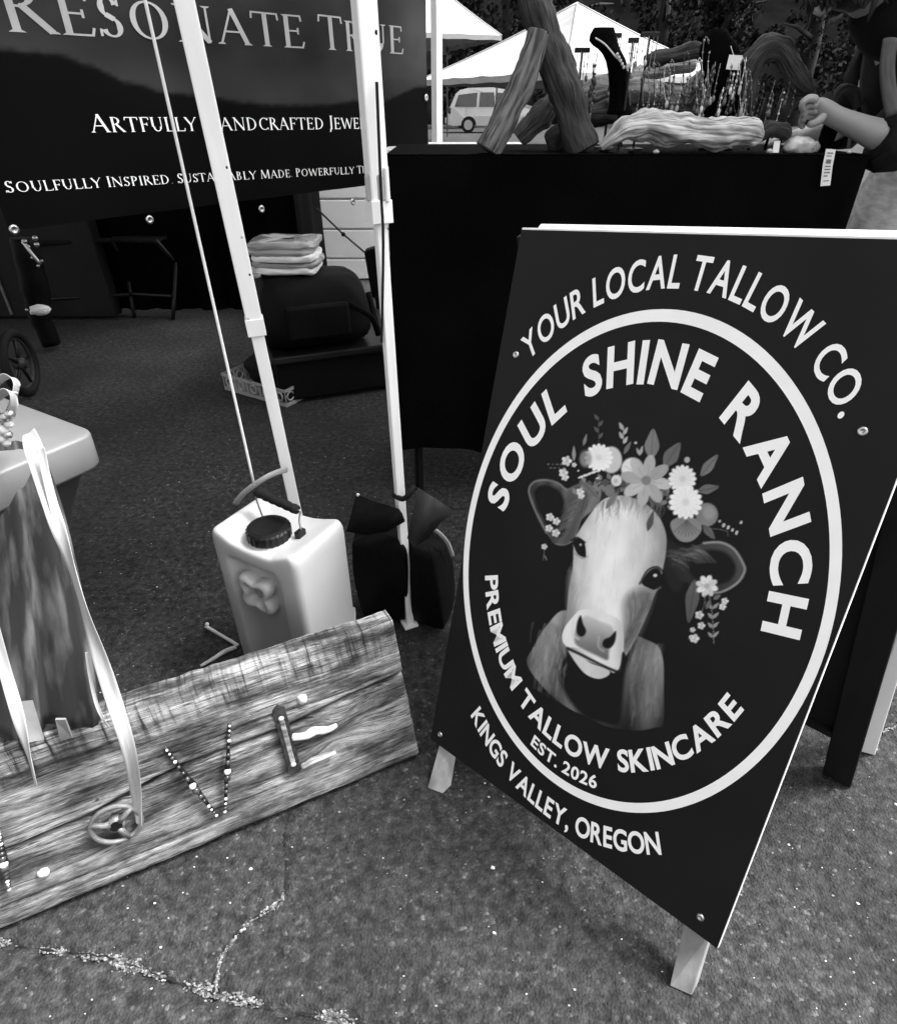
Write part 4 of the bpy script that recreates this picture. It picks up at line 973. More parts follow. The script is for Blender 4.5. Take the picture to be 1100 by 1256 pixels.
def rear_bags():
    # black travel bag on the low chest, translucent bundle on top
    y = 2.36
    # low chest draped black
    a, b = G(352, 497), G(478, 478); c = np.array([a[0], a[1], 0]); e = (b-a)/np.linalg.norm(b-a); n = np.array([-e[1], e[0], 0])
    ht = D(300, 415, a[1])[2]
    root = thing('low_chest', (a+b)/2+n*.25, 'long black chest on the asphalt under the travel bag', 'chest')
    P = lambda s, t, z: a+e*s+n*t+np.array([0, 0, z])
    L = np.linalg.norm(b-a)+.35
    MB().hexa([P(-.02, 0, .012), P(L, 0, .012), P(L, .5, .012), P(-.02, .5, .012)], [P(-.02, .01, .17), P(L, .01, .17), P(L, .49, .17), P(-.02, .49, .17)]).build('body', 'bag_cloth', root, bevel=.012)
    MB().hexa([P(-.035, -.015, .172), P(L+.015, -.015, .172), P(L+.015, .515, .172), P(-.035, .515, .172)], [P(-.03, -.01, .20), P(L+.01, -.01, .20), P(L+.01, .51, .20), P(-.03, .51, .20)]).build('lid', 'black_plastic', root, bevel=.006)
    for s, t in ((.05, .05), (L-.05, .05), (.05, .45), (L-.05, .45)): MB().lathe([(.02, 0), (.024, .012)], P(s, t, 0), 10).build('foot', 'black_rubber', root)
    z0 = .20
    # travel bag
    base = D(318, 402, 2.52); base = G(385, 430, .20)
    bx = np.array([base[0]-.02, base[1]+.13, z0]); M = np.array([e, n, [0, 0, 1]]).T
    root = thing('travel_bag', bx, 'big slumped black travel bag piled on the long black chest', 'bag')
    mb = MB(); rows = []
    for i, (z, w, d) in enumerate(((.002, .20, .13), (.05, .225, .15), (.13, .225, .15), (.20, .215, .14), (.255, .19, .12), (.275, .15, .08))):
        row = []
        for k in range(37):
            th = 2*math.pi*k/36; c_, s_ = math.cos(th), math.sin(th)
            q = np.array([w*math.copysign(abs(c_)**.45, c_), d*math.copysign(abs(s_)**.45, s_), z])*np.array([1+.03*math.sin(k*1.7+i), 1+.05*math.sin(k*1.3+i*2), 1])
            row.append(bx+M@q)
        rows.append(row)
    b0 = len(mb.v); mb.sheet(rows); mb.f.append(tuple(b0+5*37+k for k in range(36))); mb.f.append(tuple(b0+k for k in range(36)))
    mb.build('body', 'bag_cloth', root, True, sub=1)
    MB().tube([bx+M@[.12, -.13, .17], bx+M@[.20, -.17, .12], bx+M@[.24, -.12, .03], bx+M@[.23, -.04, .18]], .012, 8, sm=5, flat=.4).build('strap', 'bag_cloth', root, True)
    MB().box(bx+M@[.0, -.155, .12], (.24, .03, .13), M).build('pocket', 'bag_cloth', root, bevel=.012)
    MB().tube([bx+M@[-.1, -.152, .175], bx+M@[.1, -.155, .175]], .004, 6).build('zip', 'iron', root)
    # bundle of clear-wrapped sheets
    p = D(352, 331, bx[1]-.02); cx = p[0]; w0 = (D(394, 320, bx[1])-D(313, 320, bx[1]))[0]
    root = thing('wrapped_bundle', (cx, bx[1], z0+.275), 'stack of folded pale sheets wrapped in clear plastic, on top of the black bag', 'bundle')
    hz = D(352, 293, bx[1])[2]-(z0+.272)
    nl = 5
    for k in range(nl):
        zz = z0+.276+hz*k/nl; mb = MB(); rows = []; hh = hz/nl*1.04; ox, oy = random.uniform(-.012, .012), random.uniform(-.01, .01); ww = w0*random.uniform(.47, .52)
        for f, kk in ((0, .93), (.2, .99), (.55, 1.0), (.85, .98), (1, .90), (1.02, .6), (1.0, .25)):
            row = []
            for i in range(49):
                th = 2*math.pi*i/48; c_, s_ = math.cos(th), math.sin(th)
                x = ww*kk*math.copysign(abs(c_)**.4, c_); y = .11*kk*math.copysign(abs(s_)**.4, s_)
                nzv = mnoise.noise(Vector((x*26+k*5, y*26, f*3+k)))
                row.append((cx+ox+x*(1+.05*nzv), bx[1]+oy+y*(1+.08*nzv), zz+hh*f+.009*nzv+.006*mnoise.noise(Vector((x*60, y*20, k*3.)))))
            rows.append(row)
        mb.sheet(rows); mb.build('folded_sheet', 'clear_plastic' if k in (1, 3, 4) else 'light_cloth', root, True, sub=1)
    MB().tube([(cx-w0*.46, bx[1]-.10, z0+.30), (cx-w0*.56, bx[1]-.11, z0+.30), (cx-w0*.5, bx[1]-.115, z0+.282), (cx-w0*.3, bx[1]-.115, z0+.28)], [.012, .018, .016, .005], 8, sm=4, jitter=.4, jf=30).build('loose_wrap', 'clear_plastic', root, True)
    # clear bin with dark contents at the left of the chest
    A = G(272, 468, .0); A = np.array([A[0], A[1], 0])
    bl, br = G(276, 478), G(352, 500)
    e2 = (br-bl)/np.linalg.norm(br-bl); n2 = np.array([-e2[1], e2[0], 0]); L2 = np.linalg.norm(br-bl); Q = lambda s, t, z: bl+e2*s+n2*t+np.array([0, 0, z])
    root = thing('clear_bin', (bl+br)/2+n2*.2, 'shallow clear plastic crate with a pierced side and black bags heaped inside', 'crate')
    th = .075
    for (p0, p1) in (((0, 0), (L2, 0)), ((L2, 0), (L2, .36)), ((L2, .36), (0, .36)), ((0, .36), (0, 0))):
        x0, y0 = p0; x1, y1 = p1; d = np.array([x1-x0, y1-y0]); l = np.linalg.norm(d); d = d/l; nn = np.array([-d[1], d[0]])
        mb = MB(); ncell = max(3, int(l/.06)); fr = .007
        def bar(s0, s1, z0_, z1_, inn=0.):
            lo = [Q(x0+d[0]*s+nn[0]*o_, y0+d[1]*s+nn[1]*o_, z) for s, o_, z in ((s0, inn, z0_), (s1, inn, z0_), (s1, inn+.004, z0_), (s0, inn+.004, z0_))]
            hi = [p+np.array([0, 0, z1_-z0_]) for p in lo]; mb.hexa(lo, hi)
        bar(0, l, .004, .016); bar(0, l, th-.012, th, -.003)
        for k in range(ncell+1): bar(l*k/ncell-.004 if k else 0, l*k/ncell+.004 if k < ncell else l, .016, th-.012)
        for k in range(ncell):
            cpt = Q(x0+d[0]*l*(k+.5)/ncell+nn[0]*.002, y0+d[1]*l*(k+.5)/ncell+nn[1]*.002, .04)
            mb.tube([cpt+np.array([*(e2[:2]*d[0]+n2[:2]*d[1]), 0])*.018*math.cos(t_)+np.array([0, 0, .018*math.sin(t_)]) for t_ in np.linspace(0, 6.28, 9)], .004, 5, cap=False)
        mb.build('side', 'clear_plastic', root)
    MB().hexa([Q(.0, .0, .001), Q(L2, .0, .001), Q(L2, .36, .001), Q(0, .36, .001)], [Q(0, 0, .004), Q(L2, 0, .004), Q(L2, .36, .004), Q(0, .36, .004)]).build('bottom', 'clear_plastic', root)
    MB().ball(Q(L2*.5, .18, .085), .13, 16, (L2*3.4, 1.2, .60), jitter=.25).build('black_bag', 'bag_cloth', root, True).update_tag()
    return
rear_bags()
def dark_tripod_strap():
    y = 3.2
    pts = [D(388, 255, y), D(421, 287, y), D(447, 309, y-.05)]
    root = thing('folding_stand', (D(455, 360, y)[0], y, 0), 'black folding stand with a thin diagonal strut in front of the pale trailer', 'stand')
    MB().tube(pts, .0045, 6).build('strut', 'black_plastic', root)
    MB().ball(pts[1], .011, 8).build('knuckle', 'black_plastic', root)
    c = D(455, 305, y); g = G(462, 395)
    MB().hexa([D(446, 308, y), D(472, 300, y), D(472, 300, y)+[0, .08, 0], D(446, 308, y)+[0, .08, 0]][::-1], [D(456, 366, y), D(474, 366, y), D(474, 366, y)+[0, .08, 0], D(456, 366, y)+[0, .08, 0]][::-1]).build('pouch', 'bag_cloth', root, bevel=.01)
    MB().tube([D(462, 360, y), (D(462, 360, y)[0], y+.03, 0)], .01, 8).build('leg', 'black_plastic', root)
    MB().tube([D(470, 360, y), (D(470, 360, y)[0]+.12, y+.12, 0)], .01, 8).build('leg', 'black_plastic', root)
dark_tripod_strap()

# folding chairs at back left
def folding_chair(px, y, w, label, m='black_plastic', yaw=0.):
    c = G(*px); x, yy = c[0], c[1]; root = thing('folding_chair', (x, yy, 0), label, 'chair', 'folding chairs at the back of the stall')
    def P(a, b, z): ca, sa = math.cos(yaw), math.sin(yaw); return np.array([x+a*ca-b*sa, yy+a*sa+b*ca, z])
    r = .011
    for s in (-1, 1):
        MB().tube([P(s*w, -.02, .0), P(s*w, .20, .40), P(s*w, .36, .80)], r, 8, sm=3).build('leg', m, root, True)
        MB().tube([P(s*w*.95, .40, .0), P(s*w*.95, .02, .41)], r, 8).build('leg', m, root, True)
    MB().box(P(0, .17, .405), (2*w*.96, .34, .02), np.array([[math.cos(yaw), -math.sin(yaw), 0], [math.sin(yaw), math.cos(yaw), 0], [0, 0, 1]])).build('seat', 'dark_cloth', root, bevel=.008)
    MB().tube([P(-w, .02, .12), P(w, .02, .12)], r*.8, 8).build('stretcher', m, root)
    rows = [[P(w*(-1+2*j/8), .25+.11*i/3+.02*math.sin(math.pi*j/8), .52+.27*i/3) for j in range(9)] for i in range(4)]
    MB().sheet(rows).build('backrest', 'dark_cloth', root, True, solid=.012)
folding_chair((112, 392), 3.3, .23, 'black folding chair with thin legs, nearest the wheel', yaw=.25)
folding_chair((172, 388), 3.4, .22, 'black folding chair standing right of the other, mostly in shadow', yaw=-.2)
def slumped_bag():
    y = 2.95; pts = [D(26, 292, y), D(36, 325, y), D(44, 358, y), D(48, 384, y)]
    root = thing('leaning_bag', (pts[-1][0], y, 0), 'black slim bag with bright buckles leaning beside the folding chair', 'bag')
    MB().tube([*pts, np.array([pts[-1][0]+.005, y, .02])], [.045, .058, .058, .048, .04], 14, sm=4, jitter=.15).build('body', 'bag_cloth', root, True)
    MB().ball(D(49, 380, y-.05), .036, 10, (1.3, 1, .7), jitter=.3).build('pale_base', 'light_cloth', root, True)
    for k, (u, v) in enumerate(((30, 296), (34, 303), (43, 292), (45, 300), (40, 316), (47, 326), (51, 320), (33, 380))):
        MB().ball(D(u, v, y-.06), .011 if k < 4 else .007, 8, (1.2, .7, 1)).build('buckle', 'steel', root, True)
    MB().tube([D(28, 296, y-.06), D(38, 310, y-.065), D(50, 324, y-.06)], .008, 8, sm=3).build('chrome_trim', 'steel', root, True)
slumped_bag()
def cart():
    g = G(40, 484); c = np.array([g[0], g[1], .135]); ax = np.array([.985, .17, 0]); al = np.array([-.17, .985, 0])
    root = thing('wheeled_cart', c-[.2, 0, .135], 'black wheeled cart at the left edge, one spoked wheel showing', 'cart')
    def wheel(c):
        w = MB(); pts = [c+(al*math.cos(t)+np.array([0, 0, 1])*math.sin(t))*.117 for t in np.linspace(0, 2*math.pi, 33)]
        w.tube(pts, .018, 10, cap=False); w = w.build('wheel', 'black_rubber', root, True)
        MB().tube([c+(al*math.cos(t)+np.array([0, 0, 1])*math.sin(t))*.098 for t in np.linspace(0, 2*math.pi, 29)], .006, 8, cap=False).build('rim', 'iron', w, True)
        mb = MB()
        for k in range(5):
            t = 1.2566*k; mb.tube([c, c+(al*math.cos(t)+np.array([0, 0, 1])*math.sin(t))*.1], [.009, .006], 6)
        mb.build('spokes', 'black_plastic', w, True)
        MB().lathe([(.022, -.02), (.024, 0), (.022, .02)], c, 14, ax).build('hub', 'iron', w, True)
    wheel(c); wheel(c-ax*.5)
    q = c-ax*.28-al*.02
    M = np.array([ax, al, [0, 0, 1]]).T
    MB().box(q+[0, 0, .10], (.40, .26, .03), M).build('deck', 'black_plastic', root, bevel=.01)
    MB().box(q+[0, 0, .235], (.42, .24, .22), M).build('side_panel', 'bag_cloth', root, bevel=.02)
    for s in (-.05, -.5):
        MB().tube([c+ax*s, c+ax*s+[0, 0, .22]], .012, 8).build('fork', 'black_plastic', root)
    b = MB().box(q+[.16, .0, .372], (.32, .22, .045), M).build('white_box', 'white_paint', None, bevel=.008)
    tag(b, 'flat white box lying on the black wheeled cart', 'box')
    MB().tube([q+[-.17, 0, .33], q+[-.19, 0, .62], q+[-.20, .02, .80]], .008, 8).build('push_handle', 'black_plastic', root)
cart()
def white_side():
    y = 3.9
    root = thing('storage_cabinet', (-2.45, y+.2, 0), 'grey cabinet side showing pale behind the folding chairs', 'cabinet')
    MB().box((-2.46, y-.40, .43), (1.15, .1, .84)).build('body', 'cabinet_grey', root, bevel=.01)
    MB().box((-2.46, y-.455, .43), (.01, .012, .80)).build('door_seam', 'ink_grey', root)
white_side()
#PART3
# ================================================================== SANDWICH BOARD
def board_frame(yaw, tilt, roll):
    n = np.array([math.sin(yaw)*math.cos(tilt), -math.cos(yaw)*math.cos(tilt), math.sin(tilt)])
    x0 = np.array([math.cos(yaw), math.sin(yaw), 0]); y0 = np.cross(n, x0)
    x = math.cos(roll)*x0+math.sin(roll)*y0
    return np.array([x, np.cross(n, x), n]).T
SR = board_frame(-.7625, .3298, .0886); SO = np.array([-.0334, .6781, .0489]); SW, SH = .517, .8597
def sb(x, y, z=0.): return SO+SR@np.array([x, y, z])
def s_uv(u, v): return (SR.T@(on_plane(u, v, SO, SR[:, 2])-SO))[:2]
RC = np.array([.25462, .42374]); RS = np.array([[.2516, -.00157], [-.00157, .34068]])
def disc(r, a, dx=0., dy=0.):
    a = math.radians(a); return RC+RS@np.array([r*math.cos(a), r*math.sin(a)])
GL = {}
def glyph(ch, off):
    k = (ch, off)
    if k not in GL:
        c = bpy.data.curves.new('glyph', 'FONT'); c.body = ch; c.size = 1; c.offset = off; c.resolution_u = 5
        o = bpy.data.objects.new('glyph', c); col.objects.link(o)
        dg = bpy.context.evaluated_depsgraph_get(); me = o.evaluated_get(dg).to_mesh()
        v = np.array([p.co[:2] for p in me.vertices]); f = [tuple(p.vertices) for p in me.polygons]
        bpy.data.objects.remove(o); bpy.data.curves.remove(c)
        GL[k] = (v, f)
    return GL[k]
def arc_text(root, txt, a0, a1, r0, r1, off, inward=False, space=.30, track=.075):
    capv, _ = glyph('H', off); ch = capv[:, 1].max()-capv[:, 1].min(); base = capv[:, 1].min()
    items = []; x = 0
    for c in txt:
        if c == ' ': x += space; continue
        v, f = glyph(c, off); lo, hi = v[:, 0].min(), v[:, 0].max(); w = hi-lo
        items.append((c, x+w/2, (lo+hi)/2)); x += w+track
    tot = x-track; rb = r0; span = math.radians(abs(a1-a0))*(r0 if not inward else r0)
    k = span/tot; h = abs(r1-r0)
    words = txt.split(' '); ends = np.cumsum([len(w_) for w_ in words]); wi = 0; mb = MB()
    for i, (c, xc, cx) in enumerate(items):
        v, f = glyph(c, off); fr = xc/tot; a = a0+(a1-a0)*fr; ar = math.radians(a)
        rad = np.array([math.cos(ar), math.sin(ar)]); tan = np.array([math.sin(ar), -math.cos(ar)])*(1 if not inward else -1)
        pts = []
        for q in v:
            gy = (q[1]-base)/ch*h; gx = (q[0]-cx)*k
            d = rad*(rb+gy*(1 if not inward else -1))+tan*gx
            b = RC+RS@d; pts.append(sb(b[0], b[1], .0007))
        mb.add(pts, f)
        if i+1 == ends[wi]:
            mb.build('printed_word', 'sign_white', root, label='white printed word '+words[wi].strip('.,')); mb = MB(); wi += 1

def paint_cow():
    xs = np.arange(.080, .425, .0013); ys = np.arange(.205, .680, .0013)
    X, Y = np.meshgrid(xs, ys); P = SO+X[..., None]*SR[:, 0]+Y[..., None]*SR[:, 1]
    d = P-EYE; up = d[..., 1]*math.sin(PITCH)+d[..., 2]*math.cos(PITCH); fw = d[..., 1]*math.cos(PITCH)-d[..., 2]*math.sin(PITCH)
    U = (CX+FPX*d[..., 0]/fw-630)/.3425; V = (CY-FPX*up/fw-490)/.3425     # artwork units
    BG = 31.; img = np.full(X.shape, BG)
    nz = np.zeros(X.shape)
    rr = np.random.default_rng(3)
    for k, a in ((7, 1.), (19, .6), (47, .4)):
        g = rr.normal(0, 1, (k+3, k+3)); gx = (X-xs[0])/(xs[-1]-xs[0])*k; gy = (Y-ys[0])/(ys[-1]-ys[0])*k
        i, j = gy.astype(int), gx.astype(int); fy, fx = gy-i, gx-j; fx = fx*fx*(3-2*fx); fy = fy*fy*(3-2*fy)
        nz += a*(g[i, j]*(1-fx)*(1-fy)+g[i, j+1]*fx*(1-fy)+g[i+1, j]*(1-fx)*fy+g[i+1, j+1]*fx*fy)
    def cr(p, k=5, closed=True):
        p = [np.array(q, float) for q in p]; n = len(p); out = []
        for i in range(n if closed else n-1):
            a, b, c, e = (p[(i-1) % n], p[i], p[(i+1) % n], p[(i+2) % n]) if closed else (p[max(i-1, 0)], p[i], p[i+1], p[min(i+2, n-1)])
            for t in np.linspace(0, 1, k, endpoint=False):
                out.append(.5*((2*b)+(c-a)*t+(2*a-5*b+4*c-e)*t*t+(3*b-a-3*c+e)*t**3))
        if not closed: out.append(p[-1])
        return np.array(out)
    def put(mask_sl, a, val):
        img[mask_sl] = img[mask_sl]*(1-a)+(val(U[mask_sl], V[mask_sl]) if callable(val) else val)*a
    def sel(lo, hi, pad):
        m = (U > lo[0]-pad) & (U < hi[0]+pad) & (V > lo[1]-pad) & (V < hi[1]+pad); return m
    def poly(p, val, soft=3., al=1., sm=True):
        q = cr(p) if sm else np.array(p, float); m = sel(q.min(0), q.max(0), soft*1.5)
        if not m.any(): return
        x, y = U[m], V[m]; dmin = np.full(x.shape, 1e9); ins = np.zeros(x.shape, bool)
        for (ax, ay), (bx, by) in zip(q, np.roll(q, -1, 0)):
            vx, vy = bx-ax, by-ay; t = np.clip(((x-ax)*vx+(y-ay)*vy)/(vx*vx+vy*vy+1e-9), 0, 1)
            dmin = np.minimum(dmin, np.hypot(x-ax-t*vx, y-ay-t*vy))
            c = ((ay > y) != (by > y)) & (x < (bx-ax)*(y-ay)/(by-ay+1e-12)+ax); ins ^= c
        sd_ = np.where(ins, -dmin, dmin); a = np.clip(.5-sd_/soft, 0, 1)*al; a = a*a*(3-2*a) if al == 1 else a
        put(m, a, val)
    def stroke(p, w, val, soft=3., al=1., taper=False):
        q = cr(p, 5, False); m = sel(q.min(0), q.max(0), w+soft*2)
        if not m.any(): return
        x, y = U[m], V[m]; best = np.full(x.shape, 1e9); n = len(q)-1
        for i in range(n):
            (ax, ay), (bx, by) = q[i], q[i+1]; vx, vy = bx-ax, by-ay
            t = np.clip(((x-ax)*vx+(y-ay)*vy)/(vx*vx+vy*vy+1e-9), 0, 1); ww = w/2*(1-(i+t)/n*.9 if taper else 1)
            best = np.minimum(best, np.hypot(x-ax-t*vx, y-ay-t*vy)-ww)
        put(m, np.clip(.5-best/soft, 0, 1)*al, val)
    def blob(cx, cy, rx, ry, val, soft=3., al=1., rot=0.):
        r = max(rx, ry)+soft*2; m = sel((cx-r, cy-r), (cx+r, cy+r), 0)
        if not m.any(): return
        c, s = math.cos(rot), math.sin(rot); x, y = U[m]-cx, V[m]-cy; a_, b_ = (c*x+s*y)/rx, (-s*x+c*y)/ry
        sd_ = (np.hypot(a_, b_)-1)*min(rx, ry); put(m, np.clip(.5-sd_/soft, 0, 1)*al, val)
    def glow(cx, cy, rx, ry, val, al):
        a = al*np.exp(-((U-cx)/rx)**2-((V-cy)/ry)**2); img[:] = img*(1-a)+val*a
    def leaf(x0, y0, x1, y1, w, val, vein=True):
        dx, dy = x1-x0, y1-y0; L = math.hypot(dx, dy); nx, ny = -dy/L*w, dx/L*w
        poly([(x0, y0), (x0+dx*.35+nx, y0+dy*.35+ny), (x0+dx*.7+nx*.7, y0+dy*.7+ny*.7), (x1, y1), (x0+dx*.7-nx*.7, y0+dy*.7-ny*.7), (x0+dx*.35-nx, y0+dy*.35-ny)], val, 4)
        if vein: stroke([(x0, y0), (x1, y1)], 2.5, val*.72, 3)
    def petals(cx, cy, r, n, val, cval, w=.36, rot=0., inner=.18):
        for k in range(n):
            a = rot+2*math.pi*k/n; blob(cx+math.cos(a)*r*.58, cy+math.sin(a)*r*.58, r*.44, r*w*.55, val*(.93+.07*math.cos(k*2.3)), 3.5, 1, a)
        for k in range(n):
            a = rot+2*math.pi*k/n; stroke([(cx+math.cos(a)*r*.2, cy+math.sin(a)*r*.2), (cx+math.cos(a)*r*.6, cy+math.sin(a)*r*.6)], 2.2, val*.78, 3, .8)
        blob(cx, cy, r*inner, r*inner, cval, 5)
    def mum(cx, cy, r, val):
        for k in range(16):
            a = 2*math.pi*k/16; blob(cx+math.cos(a)*r*.72, cy+math.sin(a)*r*.72, r*.30, r*.17, val, 3, 1, a)
        blob(cx, cy, r*.8, r*.8, val*.985, 8)
        for k in range(14):
            a = 2*math.pi*k/14+.2; stroke([(cx+math.cos(a)*r*.28, cy+math.sin(a)*r*.28), (cx+math.cos(a)*r*.85, cy+math.sin(a)*r*.85)], 2, val*.86, 4, .5)
        blob(cx, cy, r*.22, r*.22, val*.86, 8, .8)
    n_ = lambda x, y: 0
    # shoulders and chest
    poly([(188, 755), (120, 808), (72, 885), (48, 948), (110, 1035), (180, 1095), (245, 1130), (330, 1170), (430, 1186), (505, 1176), (536, 1160), (538, 1050), (536, 940), (516, 884), (470, 858), (430, 846), (300, 840)],
         lambda x, y: np.clip(118+30*np.sin(x*.045+y*.01)-(y-900)*.17+22*np.exp(-((x-480)/40)**2-((y-930)/70)**2), 34, 190), 6)
    for k in range(16):
        x0 = 60+k*8; stroke([(x0+70-k*2, 800+k*4), (x0+30, 930+k*6), (x0+40, 1010+k*8)], 9, 84+(k*37) % 60, 14, .3)
    for k in range(14):
        x0 = 420+k*8; stroke([(x0+10, 880), (x0-4, 980), (x0+2, 1130)], 9, 76+(k*53) % 75, 14, .3)
    poly([(180, 820), (195, 900), (160, 960), (185, 1050), (240, 1122), (320, 1158), (378, 1160), (392, 1060), (405, 960), (440, 860), (400, 830), (280, 860)], 24, 26)
    glow(330, 1190, 150, 40, 33, .75)
    # ears
    poly([(54, 318), (74, 293), (115, 286), (160, 298), (192, 318), (240, 300), (310, 320), (300, 380), (245, 430), (220, 500), (182, 522), (148, 518), (118, 478), (84, 412), (60, 352)], lambda x, y: 62+.22*(x-60)+10*np.sin(x*.12+y*.05), 4)
    poly([(72, 335), (95, 308), (140, 312), (175, 345), (190, 420), (178, 480), (150, 490), (112, 440), (84, 385)], 30, 18)
    stroke([(118, 478), (84, 412), (60, 352), (56, 318), (76, 294), (115, 288), (158, 299), (188, 324)], 7, 132, 6, .9)
    for k in range(12): stroke([(236-k*3, 330+k*10), (205-k*3, 345+k*11), (180-k*2, 372+k*10)], 5, 78+(k*31) % 55, 6, .7, True)
    stroke([(150, 516), (185, 520), (215, 500)], 5, 118, 6, .7)
    poly([(538, 500), (585, 520), (625, 545), (610, 660), (575, 690), (548, 650), (534, 590)], 40, 22)
    poly([(545, 548), (600, 536), (625, 532), (690, 512), (742, 510), (790, 535), (824, 590), (826, 618), (800, 660), (740, 692), (680, 690), (630, 660), (590, 640)], lambda x, y: 46+.12*(x-570)-.1*(y-600), 5)
    poly([(620, 570), (690, 540), (760, 550), (795, 600), (770, 650), (700, 660), (640, 630)], 26, 22)
    stroke([(680, 514), (742, 512), (790, 537), (823, 590), (826, 618), (800, 658), (742, 690), (690, 690)], 8, 150, 6, .95)
    for k in range(11): stroke([(600+k*6, 560-k*2), (632+k*6, 562-k*1), (655+k*7, 585)], 5, 96+(k*41) % 60, 6, .75, True)
    # face
    def face(x, y):
        ax = 372-.09*(y-380)                                                # middle line of the face
        t = (x-ax)/np.interp(y, [360, 480, 600, 760, 900], [110, 165, 170, 128, 120])
        return np.clip(238-70*np.clip(-t-.35, 0, 1)**1.2*1.7-64*np.clip(t-.25, 0, 1)*1.5-60*np.clip((395-y)/60, 0, 1)+7*np.sin(x*.06+np.sin(y*.021)*2.), 40, 250)
    poly([(305, 372), (268, 420), (235, 470), (216, 510), (212, 600), (198, 680), (190, 760), (180, 830), (178, 870), (195, 900), (250, 930), (330, 960), (372, 958), (402, 918), (432, 868), (470, 790), (497, 720), (521, 660), (536, 600), (546, 540), (545, 480), (520, 420), (470, 372), (400, 345), (340, 350)], face, 5)
    poly([(398, 720), (432, 684), (500, 682), (492, 735), (452, 838), (406, 908), (384, 890), (396, 800)], 104, 34, .85)
    poly([(196, 640), (212, 610), (222, 690), (216, 760), (196, 790)], 150, 26, .8)
    glow(250, 600, 16, 60, 185, .5); glow(345, 560, 46, 150, 247, .75); glow(300, 720, 60, 28, 240, .7)
    for k in range(30):
        x0 = 262+k*9.2; stroke([(x0, 372+(k*17) % 40), (x0-6, 430+(k*29) % 60), (x0-10, 500+(k*13) % 80)], 4, 190+(k*47) % 60, 9, .16)
    for k in range(12): stroke([(430+k*6, 690+k*3), (424+k*5, 760), (405+k*4, 840-k*3)], 4, 92+(k*31) % 60, 6, .45)
    r3 = random.Random(11)
    for k in range(190):                                        # short hair following the face
        y0 = r3.uniform(385, 800); hw = np.interp(y0, [360, 480, 600, 760, 900], [100, 155, 155, 118, 100]); x0 = 372-.09*(y0-380)+r3.uniform(-.92, .98)*hw
        dx = (x0-(372-.09*(y0-380)))*.10; L = r3.uniform(26, 60); base = float(face(np.array([x0]), np.array([y0+L/2]))[0])
        stroke([(x0, y0), (x0+dx*.6-3, y0+L*.5), (x0+dx-6, y0+L)], r3.uniform(2.5, 5), np.clip(base+r3.uniform(-46, 26), 60, 253), 5, .30, True)
    for k in range(46):                                         # poll hair under the garland
        x0 = 300+k*5.2+r3.uniform(-5, 5); y0 = 345+.0016*(x0-420)**2+r3.uniform(0, 16)
        stroke([(x0, y0), (x0+r3.uniform(-8, 8), y0+24), (x0+r3.uniform(-14, 6), y0+r3.uniform(38, 70))], r3.uniform(4, 8), r3.uniform(84, 170), 7, .5, True)
    for k in range(60):                                         # dark shading between cheek and jaw
        t = r3.random(); x0 = 505-95*t+r3.uniform(-26, 6); y0 = 690+190*t
        stroke([(x0, y0), (x0-8, y0+22), (x0-20, y0+44)], r3.uniform(3, 6), r3.uniform(56, 140), 6, .35, True)
    for k in range(70):                                         # ear fur
        t = r3.random(); x0, y0 = 250-70*t+r3.uniform(-14, 14), 320+150*t+r3.uniform(-16, 16)
        stroke([(x0, y0), (x0-22, y0+10), (x0-40, y0+r3.uniform(20, 44))], r3.uniform(3, 6), r3.uniform(46, 128), 6, .5, True)
        x0, y0 = 552+110*t+r3.uniform(-8, 8), 545-22*t+r3.uniform(-10, 50)
        stroke([(x0, y0), (x0+22, y0+6), (x0+r3.uniform(34, 52), y0+r3.uniform(12, 30))], r3.uniform(3, 6), r3.uniform(40, 138), 6, .45, True)
    for k in range(150):                                        # shoulder and chest coat
        if k % 2: x0, y0 = r3.uniform(70, 190), r3.uniform(800, 1040)
        else: x0, y0 = r3.uniform(415, 525), r3.uniform(870, 1130)
        b0 = np.clip(165-(y0-860)*.32, 40, 170)
        stroke([(x0, y0), (x0-5+r3.uniform(-5, 5), y0+26), (x0-6+r3.uniform(-10, 10), y0+r3.uniform(40, 70))], r3.uniform(3, 8), b0+r3.uniform(-45, 40), 8, .42, True)
    # muzzle
    poly([(242, 753), (214, 776), (181, 820), (174, 858), (190, 884), (235, 893), (300, 930), (350, 976), (376, 978), (391, 940), (394, 860), (388, 808), (365, 780), (300, 756)], lambda x, y: 240-.05*(x-180)-26*np.exp(-((x-385)/20)**2), 5)
    poly([(258, 775), (300, 790), (350, 812), (356, 846), (342, 900), (336, 932), (300, 918), (235, 886), (218, 860), (226, 812)], lambda x, y: np.clip(205-.72*(y-780)+.16*(x-280), 82, 220), 14)
    poly([(240, 774), (248, 802), (259, 828), (252, 845), (238, 848), (226, 832), (228, 798)], 14, 9)
    poly([(366, 830), (363, 866), (348, 888), (329, 890), (318, 878), (325, 860), (346, 850)], 14, 9)
    stroke([(214, 800), (210, 838), (232, 858)], 7, 225, 7, .7); stroke([(306, 850), (304, 885), (322, 902)], 6, 200, 7, .6)
    poly([(196, 898), (220, 940), (258, 984), (305, 1001), (342, 986), (336, 965), (280, 946), (230, 915)], lambda x, y: 222-.5*np.abs(x-262)*.5, 5)
    stroke([(193, 892), (238, 912), (288, 938), (338, 962), (372, 976)], 9, 34, 7)
    poly([(390, 905), (402, 930), (372, 985), (340, 990), (378, 965)], 26, 8)
    # eyes
    poly([(213, 506), (235, 497), (254, 514), (259, 560), (246, 563), (226, 548)], 14, 5); stroke([(206, 505), (228, 494), (256, 512)], 5, 30, 5); blob(240, 520, 4, 5, 190, 3)
    stroke([(222, 552), (246, 568), (262, 562)], 5, 120, 6, .7)
